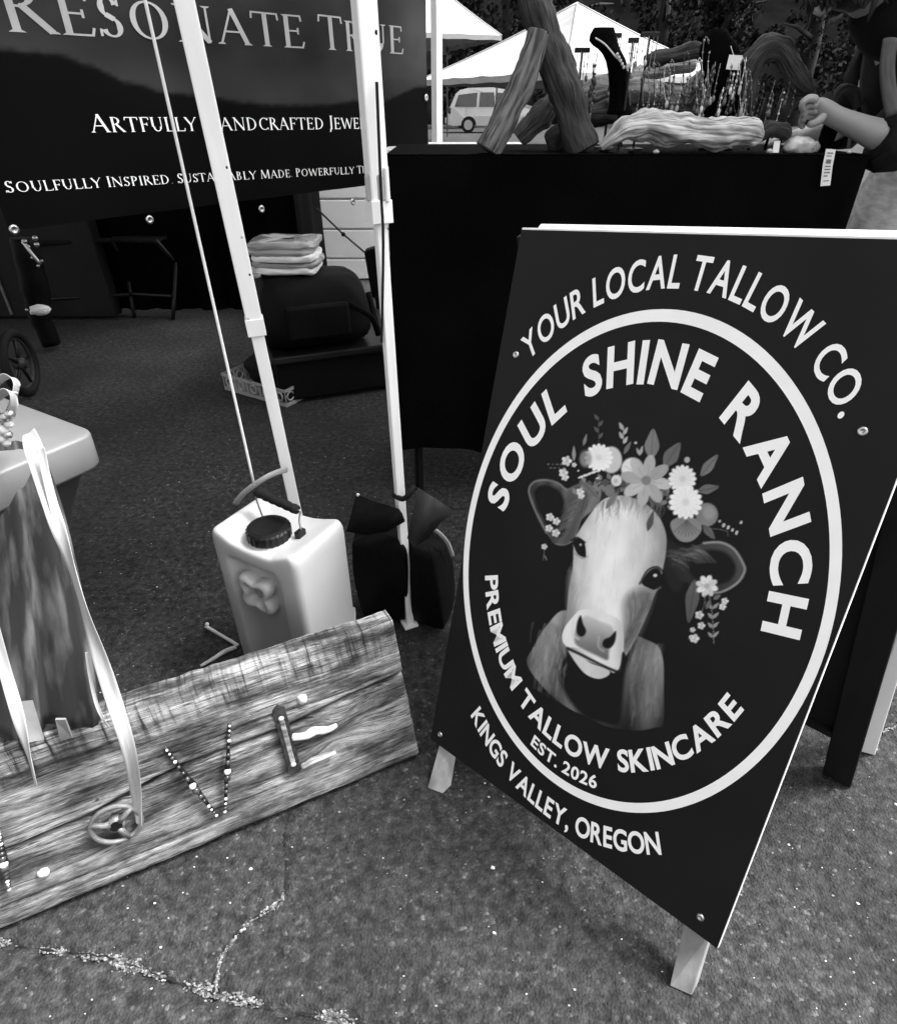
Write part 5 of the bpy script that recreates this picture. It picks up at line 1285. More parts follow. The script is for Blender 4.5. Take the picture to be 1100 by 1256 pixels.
    poly([(459, 656), (484, 616), (514, 604), (529, 624), (526, 660), (506, 681), (480, 673)], 13, 5); stroke([(452, 660), (480, 612), (516, 600), (538, 622)], 6, 34, 6)
    blob(507, 630, 7, 6, 215, 3); stroke([(468, 678), (500, 690), (526, 672)], 5, 140, 7, .7); blob(492, 655, 12, 10, 36, 8, .8)
    # garland
    for k in range(90):
        t = k/89; x = 225+340*t+12*math.sin(k*5.1); y = 322-22*math.sin(t*3.0)+120*max(0, t-.62)+20*math.sin(k*3.7)
        leaf(x, y, x+26*math.cos(k*2.1), y+24*math.sin(k*2.1), 8, 60+(k*37) % 75, False)
    leaf(492, 212, 500, 104, 26, 128); leaf(540, 240, 596, 154, 26, 112); leaf(670, 274, 731, 197, 18, 120); leaf(660, 328, 736, 312, 17, 108)
    leaf(330, 390, 375, 330, 12, 130); leaf(240, 410, 262, 330, 16, 92); leaf(300, 350, 240, 290, 14, 110); leaf(480, 470, 500, 400, 12, 90)
    poly([(562, 440), (600, 420), (660, 430), (672, 470), (640, 506), (600, 508), (572, 480)], 138, 5)
    for k in range(8): stroke([(620, 432), (575+k*13, 492-abs(k-3.5)*5)], 3, 92, 4, .8)
    blob(692, 412, 40, 42, 132, 5); blob(700, 405, 22, 24, 160, 12, .7); leaf(680, 450, 720, 500, 14, 100)
    blob(350, 216, 38, 48, 205, 6); mum(305, 208, 50, 246); blob(258, 212, 22, 30, 150, 10, .8)
    blob(425, 248, 40, 40, 226, 8); stroke([(400, 240), (440, 262)], 3, 190, 4); petals(475, 290, 92, 8, 196, 132, .42, .2)
    mum(604, 284, 50, 246); mum(616, 368, 60, 249)
    blob(368, 290, 19, 20, 224, 5); blob(366, 292, 8, 8, 190, 5); blob(345, 330, 18, 18, 120, 5)
    for x, y, r in ((190, 220, 19), (178, 262, 17), (184, 278, 14), (217, 234, 9), (238, 330, 14), (242, 345, 12)): petals(x, y, r, 5, 238, 200, .7)
    for k in range(26): blob(232+(k*29) % 75, 255+(k*17) % 28, 3.4, 3.4, 215, 2.5)
    for k in range(14): blob(122+(k*23) % 60, 232+(k*13) % 26, 2.6, 2.6, 110, 2.5)
    for k in range(4): leaf(305, 140-k*22, 320-32*(k % 2), 118-k*22, 6, 92, False)
    stroke([(305, 150), (304, 60)], 2.4, 80, 2.5)
    for k in range(4): leaf(393, 158-k*16, 408-30*(k % 2), 132-k*17, 7, 172, False)
    leaf(250, 165, 262, 122, 6, 130, False); leaf(216, 220, 216, 165, 7, 150, False); leaf(395, 195, 420, 150, 8, 110, False); leaf(452, 200, 462, 165, 6, 170, False); leaf(452, 200, 440, 172, 5, 170, False)
    blob(437, 155, 5, 5, 190, 3); blob(621, 216, 10, 11, 180, 4)
    for k in range(14): blob(738+(k*31) % 78, 436+(k*19) % 46, 4.6, 4.6, 190, 3)
    stroke([(712, 462), (760, 470), (768, 490)], 3, 90, 3)
    for x, y, r in ((130, 421, 15), (153, 436, 14), (127, 461, 14), (151, 478, 15), (110, 527, 11)): petals(x, y, r, 5, 232, 190, .75)
    stroke([(110, 540), (106, 575)], 3, 110, 3); stroke([(112, 560), (118, 574)], 4, 130, 3)
    leaf(650, 645, 626, 800, 24, 96); petals(692, 668, 40, 8, 236, 176, .5, .3, .24)
    for k in range(4):
        leaf(712, 750+k*34, 735, 728+k*34, 6, 150, False); leaf(712, 750+k*34, 695, 730+k*34, 6, 150, False)
    stroke([(700, 700), (712, 780), (717, 875)], 3, 130, 3); stroke([(685, 700), (682, 740), (666, 770)], 3, 110, 3); leaf(690, 750, 705, 715, 8, 110, False); leaf(715, 715, 742, 700, 8, 110, False)
    for x, y, r in ((665, 772, 16), (672, 810, 14), (641, 825, 10), (648, 856, 17), (756, 722, 13), (748, 742, 13), (636, 852, 9)): petals(x, y, r, 5, 238, 200, .75)
    img[:] = img+nz*np.clip((img-40)/90, 0, 1)*5.0
    mb = MB(); n, m = X.shape; off = P+SR[:, 2]*.00045
    mb.v = [tuple(p) for p in off.reshape(-1, 3).tolist()]; mb.tc = mb.v
    idx = np.arange(n*m).reshape(n, m); A, B, C_, D_ = idx[:-1, :-1].ravel(), idx[:-1, 1:].ravel(), idx[1:, 1:].ravel(), idx[1:, :-1].ravel()
    fl = img.ravel(); keep = (np.abs(fl[A]-BG)+np.abs(fl[B]-BG)+np.abs(fl[C_]-BG)+np.abs(fl[D_]-BG)) > 6.
    F = np.stack([A, B, C_, D_], 1)[keep]; used = np.unique(F); rem = -np.ones(n*m, int); rem[used] = np.arange(len(used))
    mb.f = rem[F].tolist(); vv = np.array(mb.v)[used]; mb.v = [tuple(p) for p in vv.tolist()]; mb.tc = mb.v
    g = np.clip(fl[used], 0, 255)/255.; L = np.where(g <= .04045, g/12.92, ((g+.055)/1.055)**2.4)
    mb.ink = .0095+(.90-.0095)*np.clip((L-lin(BG))/(lin(250)-lin(BG)), 0, 1.05)
    return mb

def sandwich_board():
    root = thing('sandwich_board', (.32, .62, 0), 'black A-frame sandwich board printed with a flower-crowned cow and white lettering', 'sign')
    # front panel: pale plywood core with a black face
    th = .011
    q = [(0, 0), (SW, 0), (SW, SH), (0, SH)]
    MB().hexa([sb(x, y, -th) for x, y in q], [sb(x, y, -.0012) for x, y in q]).build('plywood_core', 'board_edge', root, bevel=.0008)
    q2 = [(.0005, .0005), (SW-.0012, .0005), (SW-.0012, SH-.003), (.0005, SH-.003)]
    face = MB().hexa([sb(x, y, -.0011) for x, y in q2], [sb(x, y, 0) for x, y in q2]).build('front_panel', 'sign_black', root)
    # ring
    mb = MB(); n = 160; rows = []
    for r in (.979, 1.0225): rows.append([sb(*disc(r, 360*k/n), .0006) for k in range(n+1)])
    mb.sheet(rows); mb.build('ring', 'sign_white', face, label='white ring around the printed cow')
    for nm, args, lb in (
        ('lettering', ('YOUR LOCAL TALLOW CO.', 136.5, 44.0, 1.092, 1.205, .016, False, .26), 'white arched words reading YOUR LOCAL TALLOW CO.'),
        ('lettering', ('SOUL SHINE RANCH', 173.5, 1.8, .755, .915, .033, False, .42), 'large white arched words reading SOUL SHINE RANCH'),
        ('lettering', ('PREMIUM TALLOW SKINCARE', -163.5, -19.0, .845, .745, .030, True, .34), 'white arched words reading PREMIUM TALLOW SKINCARE'),
        ('lettering', ('EST. 2026', -105.0, -76.5, .947, .885, .026, True, .26), 'small white words reading EST. 2026'),
        ('lettering', ('KINGS VALLEY, OREGON', -126.5, -57.3, 1.205, 1.105, .026, True, .30), 'white arched words reading KINGS VALLEY, OREGON')):
        arc_text(face, *args)
    paint_cow().build('cow_print', 'sign_print', face, label='printed portrait of a pale cow wearing a flower crown')
    for (u, v) in ((633, 435), (1058, 529), (540, 901), (859, 1125)):
        x, y = s_uv(u, v)
        MB().lathe([(.0052, 0), (.0052, .001), (.0042, .0026), (.0022, .003), (.0020, .0016)], sb(x, y, 0), 14, SR[:, 2]).build('screw', 'steel', root, True)
    # front feet: pale timber legs behind the panel
    def foot(c4, top, m, nm, w3=.022):
        lo = [G(*p) for p in c4]; n = -SR[:, 2]
        MB().hexa(lo, top).build(nm, m, root, bevel=.002)
    for (gx0, gx1, bx, wl) in ((G(524, 967), G(543, 974), s_uv(541, 917)[0], .026), (G(821, 1210), G(848, 1222), s_uv(853, 1153)[0]-.004, .034)):
        d = np.array([gx1[0]-gx0[0], gx1[1]-gx0[1], 0]); back = np.array([-SR[0, 2], -SR[1, 2], 0]); back = back/np.linalg.norm(back)
        lo = [gx0, gx1, gx1+back*.022, gx0+back*.022]
        hi = [sb(bx-wl/2, SH*.93, -th-.001), sb(bx+wl/2, SH*.93, -th-.001), sb(bx+wl/2, SH*.93, -th-.021), sb(bx-wl/2, SH*.93, -th-.021)]
        # below the panel the leg shows, above it runs up the back
        mid = [sb(bx-wl/2, .0, -th-.001), sb(bx+wl/2, .0, -th-.001), sb(bx+wl/2, .0, -th-.021), sb(bx-wl/2, .0, -th-.021)]
        mb = MB(); b = mb.add(lo+mid+hi, [])
        mb.f += [(3, 2, 1, 0), (8, 9, 10, 11)]+[(i+k*4, (i+1) % 4+k*4, (i+1) % 4+4+k*4, i+4+k*4) for k in (0, 1) for i in range(4)]
        mb.build('front_leg', 'pale_timber', root, bevel=.0015)
    # rear half
    TR, TL = sb(SW-.006, SH-.004, -th-.012), sb(.006, SH-.004, -th-.012)
    FR = G(1027, 953); FL = FR+np.array([TL[0]-TR[0], TL[1]-TR[1], 0])
    back = np.cross(TL-TR, FR-TR); back = back/np.linalg.norm(back); back = back if back[1] > 0 else -back
    ax = (TL-TR)/np.linalg.norm(TL-TR)
    def P(s, t, o_=0.): return TR*(1-t)*(1-s)+TL*(1-t)*s+FR*t*(1-s)+FL*t*s+back*o_
    MB().hexa([P(.02, .005, 0), P(.98, .005, 0), P(.98, .865, 0), P(.02, .865, 0)], [P(.02, .005, .010), P(.98, .005, .010), P(.98, .865, .010), P(.02, .865, .010)]).build('rear_panel', 'sign_black', root, bevel=.001)
    for s0, s1 in ((-.045, .045), (.955, 1.045)):
        lo = [P(s0, .0, -.012), P(s1, .0, -.012), P(s1, .0, -.001), P(s0, .0, -.001)]; hi = [P(s0, 1., -.012), P(s1, 1., -.012), P(s1, 1., .010), P(s0, 1., .010)]
        for p in hi: p[2] = max(p[2], 0.001)
        MB().hexa(lo, hi).build('rear_leg', 'dark_timber', root, bevel=.002)
    MB().hexa([P(.02, .862, -.010), P(.98, .862, -.010), P(.98, .862, -.001), P(.02, .862, -.001)], [P(.02, .878, -.010), P(.98, .878, -.010), P(.98, .878, -.001), P(.02, .878, -.001)]).build('bottom_rail', 'dark_timber', root)
    # pale top rail joining both halves
    MB().hexa([sb(.004, SH-.020, -th-.001), sb(SW-.004, SH-.020, -th-.001), sb(SW-.004, SH-.020, -th-.030), sb(.004, SH-.020, -th-.030)][::-1],
              [sb(.022, SH+.008, -th-.001), sb(SW, SH+.008, -th-.001), sb(SW, SH+.008, -th-.034), sb(.022, SH+.008, -th-.034)][::-1]).build('top_rail', 'board_edge', root, bevel=.002)
    for x in (.10, SW-.10):
        MB().tube([sb(x-.03, SH+.009, -th-.036), sb(x+.03, SH+.009, -th-.036)], .005, 10).build('hinge', 'steel', root, True)
    return root
sandwich_board()
def white_plank():
    a, b = G(1050, 921), G(1073, 927); y = .62
    A, B = D(1182, 440, .62), D(1224, 440, .60)
    n = np.array([.55, .83, 0])*.03
    o = MB().hexa([a, b, b+n, a+n], [A, B, B+n, A+n]).build('white_timber', 'white_paint', None, bevel=.002)
    tag(o, 'white painted timber leaning behind the dark rear leg of the sandwich board', 'plank')
white_plank()

# ================================================================== RUSTIC PLANK BOARD
PO = G(515, 931); PA = np.array([-.903, -.429, 0]); PB = np.array([-.429, .903, 0]); LEAN = R(13)
PU = PB*math.sin(LEAN)+np.array([-.04, -.02, math.cos(LEAN)]); PU = PU/np.linalg.norm(PU)
PN = np.cross(PA, PU); PN = PN/np.linalg.norm(PN); PN = PN if PN[1] < 0 else -PN
PO = PO+np.array([0, 0, .010]); PH = .300; PLEN = .98
def pp(s, t, o_=0.): return PO+PA*s+PU*t+PN*o_
def pst(u, v):
    X = on_plane(u, v, PO, PN); d = X-PO
    M = np.array([PA, PU]).T; return np.linalg.lstsq(M, d, rcond=None)[0]
def plank_board():
    root = thing('plank_board', PO+PA*.5, 'weathered reclaimed timber board with screwed-on hardware, leaning against the water jug', 'board')
    seam = [(pst(480, 830), ), (pst(430, 852), ), (pst(350, 892), ), (pst(225, 938), ), (pst(180, 962), ), (pst(100, 1005), ), (pst(20, 1038), )]
    ss = [q[0][0] for q in seam]; st = [q[0][1] for q in seam]; ss = [-.01]+ss+[1.2]; st = [st[0]]+st+[st[-1]]
    def rough_plank(t0f, t1f, thick, seed, nm, step, proud=0.):
        n = 220; k = 40; mb = MB(); front = []; tc = []
        for i in range(k+1):
            r1 = []; c1_ = []
            for j in range(n+1):
                s = PLEN*j/n; a, b = t0f(s), t1f(s); f = i/k; t = a+(b-a)*f
                e0 = .0016*mnoise.noise(Vector((s*60, seed, 0))); sE = s+(.0015*mnoise.noise(Vector((t*50, seed, 3))) if j == 0 else 0)
                edge = min(f, 1-f); rnd = -.006*max(0, 1-edge*k/1.2)**2-(.003 if j == 0 else 0)
                gr = .0012*mnoise.fractal(Vector((s*9, t*150, seed)), 1, 2, 4)+.0016*mnoise.noise(Vector((s*30, t*30, seed)))
                # splits along the grain
                for (sp, s0, s1, dp) in step:
                    tt = sp+.006*mnoise.noise(Vector((s*12, sp*90, 0)))
                    if s0 < s < s1: gr -= dp*math.exp(-((t-tt)/.0022)**2)*min(1, (s-s0)*20, (s1-s)*20)
                yy = t+.0025*mnoise.noise(Vector((s*7, t*9, seed)))
                for ks, kt, ka in ((.135, .115, .022), (.10, .135, .012), (.47, .075, .012), (.62, .22, .010), (.33, .09, .006)):   # grain bends round the knots
                    yy += ka*math.tanh((t-kt)/.008)*math.exp(-((s-ks)/.045)**2-((t-kt)/.030)**2)
                r1.append(pp(sE, t+e0*(1 if i in (0, k) else 0), rnd+gr+proud)); c1_.append((s+seed*3, yy+seed, 0))
            front.append(r1); tc.append(c1_)
        mb.sheet(front, tc)
        bk = [[p-PN*thick for p in r] for r in (front[0], front[-1])]
        def strip(A, B, ta):
            b0 = len(mb.v); m = len(A)
            mb.v += [tuple(p) for p in A]+[tuple(p) for p in B]; mb.tc += ta+[(x, y+.03, z) for x, y, z in ta]
            mb.f += [(b0+i, b0+i+1, b0+m+i+1, b0+m+i) for i in range(m-1)]
        strip(front[0], bk[0], tc[0]); strip(front[-1], bk[1], tc[-1]); strip(bk[0], bk[1], tc[0])
        col0 = [r[0] for r in front]; strip(col0, [p-PN*thick for p in col0], [c_[0] for c_ in tc])
        colN = [r[-1] for r in front]; strip(colN, [p-PN*thick for p in colN], [c_[-1] for c_ in tc])
        return mb.build(nm, 'weathered_timber', root, True)
    sf = lambda s: float(np.interp(s, ss, st))
    rough_plank(lambda s: 0.0, lambda s: sf(s)-.0050, .026, 1.3, 'plank', [(.035, .30, .95, .004), (.075, .05, .35, .004), (.10, .5, .9, .003)])
    rough_plank(lambda s: sf(s)+.0050, lambda s: PH, .030, 4.7, 'plank', [(PH-.05, .35, .9, .003), (sf(.2)+.03, .0, .45, .004)], .006)
    for s in (.14, .84):
        MB().hexa([pp(s, .01, -.029), pp(s+.05, .01, -.029), pp(s+.05, .29, -.029), pp(s, .29, -.029)], [pp(s, .01, -.045), pp(s+.05, .01, -.045), pp(s+.05, .29, -.045), pp(s, .29, -.045)]).build('batten', 'grey_timber', root)
    # round valve-wheel pull
    s, t = pst(143, 1005); c = pp(s, t, .010); r = abs(pst(176, 1000)[0]-pst(110, 1008)[0])/2
    ring = lambda rr, a: c+(PA*math.cos(a)+PU*math.sin(a))*rr
    w = MB().tube([ring(r, 2*math.pi*k/32) for k in range(33)], .0038, 8, cap=False).build('hand_wheel', 'tarnish', root, True, label='round three-spoked hand wheel under the long ribbon')
    MB().tube([c-PN*.012, c+PN*.004], .012, 14).build('hub', 'tarnish', w, True)
    MB().tube([c+PN*.0042, c+PN*.0050], .0085, 14).build('hub_hole', 'black_plastic', w)
    for a in (.45, 2.5, 4.45):
        MB().tube([ring(.008, a), ring(r*.5, a)+PN*.002, ring(r, a)], [.006, .0042, .0045], 8).build('spoke', 'tarnish', w, True)
    # strap hinge plate
    a, b = [pp(*pst(*q), .006) for q in ((341, 868), (361, 943))]; d = (b-a)/np.linalg.norm(b-a); side = np.cross(PN, d); L = np.linalg.norm(b-a); wd = .0105
    poly = [(-.012, 0), (-.004, wd*.9), (.004, wd), (.012, wd*.95), (L-.012, wd*.95), (L-.002, wd*1.15), (L+.004, wd*.6), (L+.005, -wd*.6), (L-.002, -wd*1.15), (L-.012, -wd*.95), (.012, -wd*.95), (.004, -wd), (-.004, -wd*.9)]
    h = MB().prism(poly, a-PN*.004, d, side, PN, .006).build('hinge_plate', 'iron', root, bevel=.001, label='black iron strap hinge plate fixed upright on the planks')
    for q in (.016, L-.016): MB().lathe([(.0045, 0), (.0045, .001), (.002, .003)], a+d*q+PN*.002, 12, PN).build('rivet', 'bead_light', h, True)
    MB().hexa([a+d*.02+side*.004+PN*.0022, a+d*(L-.02)+side*.004+PN*.0022, a+d*(L-.02)-side*.004+PN*.0022, a+d*.02-side*.004+PN*.0022], [a+d*.02+side*.003+PN*.0034, a+d*(L-.02)+side*.003+PN*.0034, a+d*(L-.02)-side*.003+PN*.0034, a+d*.02-side*.003+PN*.0034]).build('inlay', 'driftwood_mid', h)
    return root
plank_board()
def peg(pts, r, m, label, name='driftwood_peg'):
    P = [pp(*pst(u, v), o_) for u, v, o_ in pts]
    o = MB().tube(P, r, 10, sm=4, jitter=.3, jf=60).build(name, m, None, True); tag(o, label, 'peg', 'pale driftwood pegs on the plank board')
peg([(358, 902, .006), (372, 897, .012), (384, 891, .013), (398, 890, .012), (411, 884, .012)], [.0055, .0065, .0062, .0062, .003], 'shell', 'upper wavy white driftwood peg right of the iron hinge plate')
peg([(370, 938, .006), (382, 929, .010), (396, 924, .010), (410, 918, .010)], [.0060, .0058, .0055, .0035], 'driftwood_pale', 'lower duller driftwood peg right of the iron hinge plate')
p0 = pp(*pst(370, 855), .004)
o = MB().ball(p0, .0085, 12, (1, 1, 1.1), jitter=.3).build('shell_stud', 'shell', None, True); tag(o, 'single white shell stud fixed above the iron hinge plate', 'shell')
o = MB().ball(pp(*pst(54, 1068), .004), .007, 10, (1.2, 1, .8), jitter=.3).build('shell_stud', 'shell', None, True); tag(o, 'small pale shell stud near the lower left of the plank board', 'shell')
def beaded(p, q, label, mids=((.02, 'l', .0022), (.07, 'l', .0020), (.12, 'd', .0032), (.17, 'l', .0030), (.24, 'd', .0030), (.32, 'd', .0036), (.40, 'd', .0044), (.5, 'l', .0056), (.57, 'd', .0060), (.60, 'l', .0024), (.66, 'd', .0042), (.73, 'd', .0034), (.82, 'l', .0028), (.88, 'l', .0022), (.93, 'd', .0028), (.98, 'l', .0026))):
    a, b = pp(*pst(*p), .007), pp(*pst(*q), .007)
    root = thing('beaded_pendant', (a+b)/2, label, 'jewelry', 'slim beaded pendants on the plank board')
    MB().tube([a, a*.7+b*.3+PN*.002, a*.5+b*.5+PN*.003, a*.3+b*.7+PN*.002, b], [.0018, .0032, .0052, .0032, .0018], 8, sm=3, jitter=.25, jf=200).build('rod', 'black_plastic', root, True)
    for k, kind in (('bead', 'l'), ('bead', 'd')):
        for f, c, r in mids:
            if c == kind: MB().ball(a+(b-a)*f+PN*(.002+.004*math.sin(math.pi*f)), r, 9).build(k, 'bead_light' if c == 'l' else 'bead_dark', root, True)
    MB().tube([a-PN*.008, a+PN*.001], .0016, 6).build('nail', 'steel', root)
beaded((203, 914), (266, 997), 'slim beaded pendant slanting down to the right, left of the pair')
beaded((281, 884), (275, 993), 'slim upright beaded pendant, right of the slanted one')
beaded((1, 1016), (13, 1086), 'beaded pendant cut off at the left edge of the photo')

# ================================================================== WATER JUG
def water_jug():
    c4 = [G(258, 664, .335), G(365, 706, .335), G(425, 652, .335), G(320, 614, .335)]
    ct = (c4[0]+c4[2])/2; ct[2] = 0
    ed = (c4[1]-c4[0]); yaw = math.atan2(ed[1], ed[0]); w, d = .232, .172
    kx = np.linalg.norm(ed)/w*1.0; ky = np.linalg.norm(c4[2]-c4[1])/d*1.0
    Mz = np.array([[math.cos(yaw), -math.sin(yaw), 0], [math.sin(yaw), math.cos(yaw), 0], [0, 0, 1]])
    P = lambda x, y, z: ct+Mz@np.array([x*kx, y*ky, z*(.275/.19) if z < .19 else z+.085])
    root = thing('water_jug', ct, 'square white plastic water jug with a round black cap, beside the canopy leg', 'jug')
    def section(rec, k=1.0):                     # outline with rounded corners and a recessed front channel
        hw, hd, r = w/2, d/2, .017; pts = []
        def arc(cx, cy, a0, a1, rr, n=6): return [(cx+rr*math.cos(math.radians(a0+(a1-a0)*i/n)), cy+rr*math.sin(math.radians(a0+(a1-a0)*i/n))) for i in range(n+1)]
        pts += arc(-hw+r, -hd+r, 180, 270, r)
        e = .024*rec
        for x, y in ((-hw+.036, 0), (-hw+.042, .15), (-hw+.047, .7), (-hw+.054, 1), (-.02, 1), (.02, 1), (hw-.070, 1), (hw-.062, .7), (hw-.058, .15), (hw-.050, 0)): pts.append((x, -hd+e*y))
        pts += arc(hw-r, -hd+r, 270, 360, r)
        for f in (.25, .5, .75): pts.append((hw-.002*0, -hd+r+(d-2*r)*f))
        pts += arc(hw-r, hd-r, 0, 90, r)
        for f in (.33, .66): pts.append((hw-r-(w-2*r)*f, hd))
        pts += arc(-hw+r, hd-r, 90, 180, r)
        for f in (.5,): pts.append((-hw, hd-r-(d-2*r)*f))
        return [(x*k, y*k) for x, y in pts]
    rows = []
    top = lambda x, y: .020*min(1, max(0, (abs(x-.0)-.045)/.05))        # raised shoulders either side of the cap
    for z, rec, k in ((0, 1, .95), (.003, 1, .985), (.010, 1, .998), (.05, 1, 1), (.10, 1, 1), (.17, 1, 1), (.200, 1, 1), (.214, .95, 1), (.224, .25, 1), (.230, 0, 1), (.244, 0, 1.0), (.251, 0, .985), (.2555, 0, .955), (.258, 0, .90)):
        rows.append([P(x, y, z+(top(x, y)*(z-.22)/.036 if z > .22 else 0)) for x, y in section(rec, k)])
    for k in (.72, .5, .3): rows.append([P(x, y, .2580+top(x, y)*min(1, k*1.15)-.002*(1-k)) for x, y in section(0, k)])
    mb = MB(); n = len(rows[0])
    for r in rows: r.append(r[0])
    mb.sheet(rows); m_ = n+1
    c_i = len(mb.v); mb.v.append(tuple(P(0, 0, .2545))); mb.tc.append(tuple(P(0, 0, .25)))
    b = (len(rows)-1)*m_; mb.f += [(b+i, b+i+1, c_i) for i in range(n)]
    mb.f.append(tuple(reversed(range(n))))
    mb.build('body', 'white_plastic', root, True, sub=1)
    # neck and cap
    cp = P(-.004, -.022, .250)
    MB().lathe([(.040, 0), (.040, .010), (.036, .012)], cp, 28).build('neck', 'white_plastic', root, True)
    mb = MB(); prof = [(.0385, 0), (.0395, .002), (.0395, .018), (.037, .0215), (.030, .0228), (.012, .0215)]
    base = 0; seg = 48
    for r, z in prof:
        for k in range(seg):
            rr = r+(.0012 if k % 2 and z < .021 else 0); th = 2*math.pi*k/seg
            p = (cp[0]+rr*math.cos(th), cp[1]+rr*math.sin(th), cp[2]+.012+z); mb.v.append(p); mb.tc.append(p)
    for i in range(len(prof)-1):
        for k in range(seg): A = i*seg+k; B = i*seg+(k+1) % seg; mb.f.append((A, B, B+seg, A+seg))
    mb.f.append(tuple((len(prof)-1)*seg+k for k in range(seg)))
    mb.build('cap', 'black_plastic', root)
    # wire bail with black grip
    ga, gb = P(-.062, .020, .322), P(.046, .020, .312)
    gd = (gb-ga)/np.linalg.norm(gb-ga)
    g_ = MB()
    seq = []; rad = []
    for i in range(19):
        f = i/18; seq.append(ga+(gb-ga)*f); rad.append(.0092 if i % 3 else .0080)
    g_.tube(seq, rad, 14).build('handle_grip', 'black_rubber', root, True)
    MB().tube([P(-.052, .016, .262), P(-.062, .016, .30), ga-gd*.004, ga], .0018, 6, sm=4).build('handle_wire', 'steel', root, True)
    MB().tube([P(.052, .016, .262), P(.049, .016, .29), gb+gd*.006, gb], .0018, 6, sm=4).build('handle_wire', 'steel', root, True)
    MB().box(P(.050, .012, .262), (.012, .02, .022), Mz).build('wire_lug', 'black_plastic', root, bevel=.002)
    MB().box(P(-.052, .012, .262), (.012, .02, .014), Mz).build('wire_lug', 'white_plastic', root, bevel=.002)
    # lobed white spigot knob on the front, pressed into the recess
    kc = P(-.014, -d/2+.015, .166); fx = Mz@np.array([1., 0, 0]); fz = np.array([0, 0, 1.]); fn = Mz@np.array([0, -1., 0])
    rows = []
    for r, o_ in ((.038, -.012), (.041, .002), (.040, .012), (.034, .019), (.025, .018), (.017, .009), (.015, -.004)):
        row = []
        for k in range(49):
            th = 2*math.pi*k/48; lobe = 1+(.24 if r > .02 else .08)*math.cos(4*(th-.75)); row.append(kc+(fx*math.cos(th)+fz*math.sin(th))*r*lobe+fn*o_)
        rows.append(row)
    MB().sheet(rows).build('spigot_knob', 'white_plastic', root, True, sub=1)
    MB().tube([kc-fn*.01, kc+fn*.002], .0135, 16).build('spigot_hole', 'pole_grey', root)
    return P
JP = water_jug()
a = [G(*q) for q in ((398, 772), (437, 777), (437, 752), (405, 745))]
o = MB().hexa(a, [p+np.array([0, 0, .02]) for p in a]).build('white_tile', 'white_paint', None, bevel=.003); tag(o, 'white slab on the asphalt peeking out beside the base of the water jug', 'slab')

# ropes -------------------------------------------------------------------------
def rope(pts, r, name, label, m='rope', cat='rope', seg=8, sm=5, flat=1.):
    o = MB().tube(pts, r, seg, sm=sm, flat=flat).build(name, m, None, True); return tag(o, label, cat)
ga = JP(-.060, .016, .333)
top_ = D(178, 0, 1.10); dr = (top_-(ga+[0, 0, .006])); tp = ga+dr*1.9
rope([tp, top_, ga+dr*.4, ga+[0, 0, .006]], .0026, 'guy_rope', 'thin pale guy rope running down to the black handle of the water jug')
rope([D(352, 576, 1.14), D(338, 580, 1.09), D(322, 588, 1.06), D(300, 604, 1.05), D(288, 619, 1.05)], .0062, 'tie_strap', 'short white strap end sticking out beside the canopy leg above the jug', 'ribbon', 'strap', flat=.4)
rope([G(252, 768, .012), G(262, 774, .008), G(272, 780, .005), G(284, 787, .006), G(292, 792, .006)], .0040, 'rope_end', 'upper knotted white rope end on the asphalt left of the jug')
tag(MB().ball(G(254, 766, .016), .005, 8).build('rope_knot', 'rope', None, True), 'tiny knot at the tip of the upper rope end', 'knot')
rope([G(246, 817, .004), G(262, 808, .005), G(276, 799, .006), G(290, 794, .006)], [.003, .0045, .005, .005], 'rope_end', 'lower white rope end on the asphalt left of the jug')

# ================================================================== BLACK WEIGHT BAGS
def weight_bag(base4, top4, name, label, seed):
    root = thing(name, np.mean(base4, 0)*[1, 1, 0], label, 'weight bag', 'black canopy weight bags')
    rows = []; n = 9
    for i in range(n):
        t = i/(n-1); q = [np.array(base4[k])*(1-t)+np.array(top4[k])*t for k in range(4)]; cen = sum(q)/4; row = []
        bul = 1+.16*math.sin(math.pi*(.15+.75*t)); 
        for k in range(4):
            for j in range(8):
                p = q[k]+(q[(k+1) % 4]-q[k])*j/8; dv = p-cen; r = (1-.10*(math.cos(j/8*2*math.pi)*.5+.5))
                w = 1+.05*mnoise.noise(Vector((p[0]*22+seed, p[1]*22, p[2]*30)))
                e = .86 if i == 0 else (.95 if i == n-1 else 1)
                row.append(cen+dv*r*bul*w*e)
        row.append(row[0]); rows.append(row)
    mb = MB(); mb.sheet(rows); mb.f.append(tuple(range(32))); b = (n-1)*33; mb.f.append(tuple(b+i for i in range(32)))
    mb.build('body', 'bag_cloth', root, True, sub=1)
    return root
B1 = [G(446, 762), G(499, 768), G(520, 742), G(462, 735)]; T1 = [D(428, 668, 1.05), D(497, 662, 1.0), D(500, 640, 1.08), D(440, 628, 1.13)]
r1 = weight_bag(B1, T1, 'weight_bag', 'black fabric weight bag left of the narrow canopy leg', 1.)
fl = [[D(426, 652, 1.045), D(450, 656, 1.01), D(475, 652, .99), D(496, 640, .985)], [D(432, 630, 1.06), D(452, 634, 1.02), D(476, 634, 1.0), D(492, 630, .985)], [D(438, 606, 1.08), D(456, 614, 1.05), D(476, 620, 1.02), D(488, 624, .99)]]
MB().sheet(fl).build('flap', 'bag_cloth', r1, True, solid=.006)
MB().ball(D(439, 607, 1.075), .004, 8).build('snap', 'bead_light', r1)
B2 = [G(506, 766), G(546, 782), G(560, 742), G(520, 735)]; T2 = [D(502, 668, .99), D(530, 672, .985), D(553, 660, 1.06), D(516, 640, 1.08)]
r2 = weight_bag(B2, T2, 'weight_bag', 'black fabric weight bag right of the narrow canopy leg, with a raised grey flap', 5.)
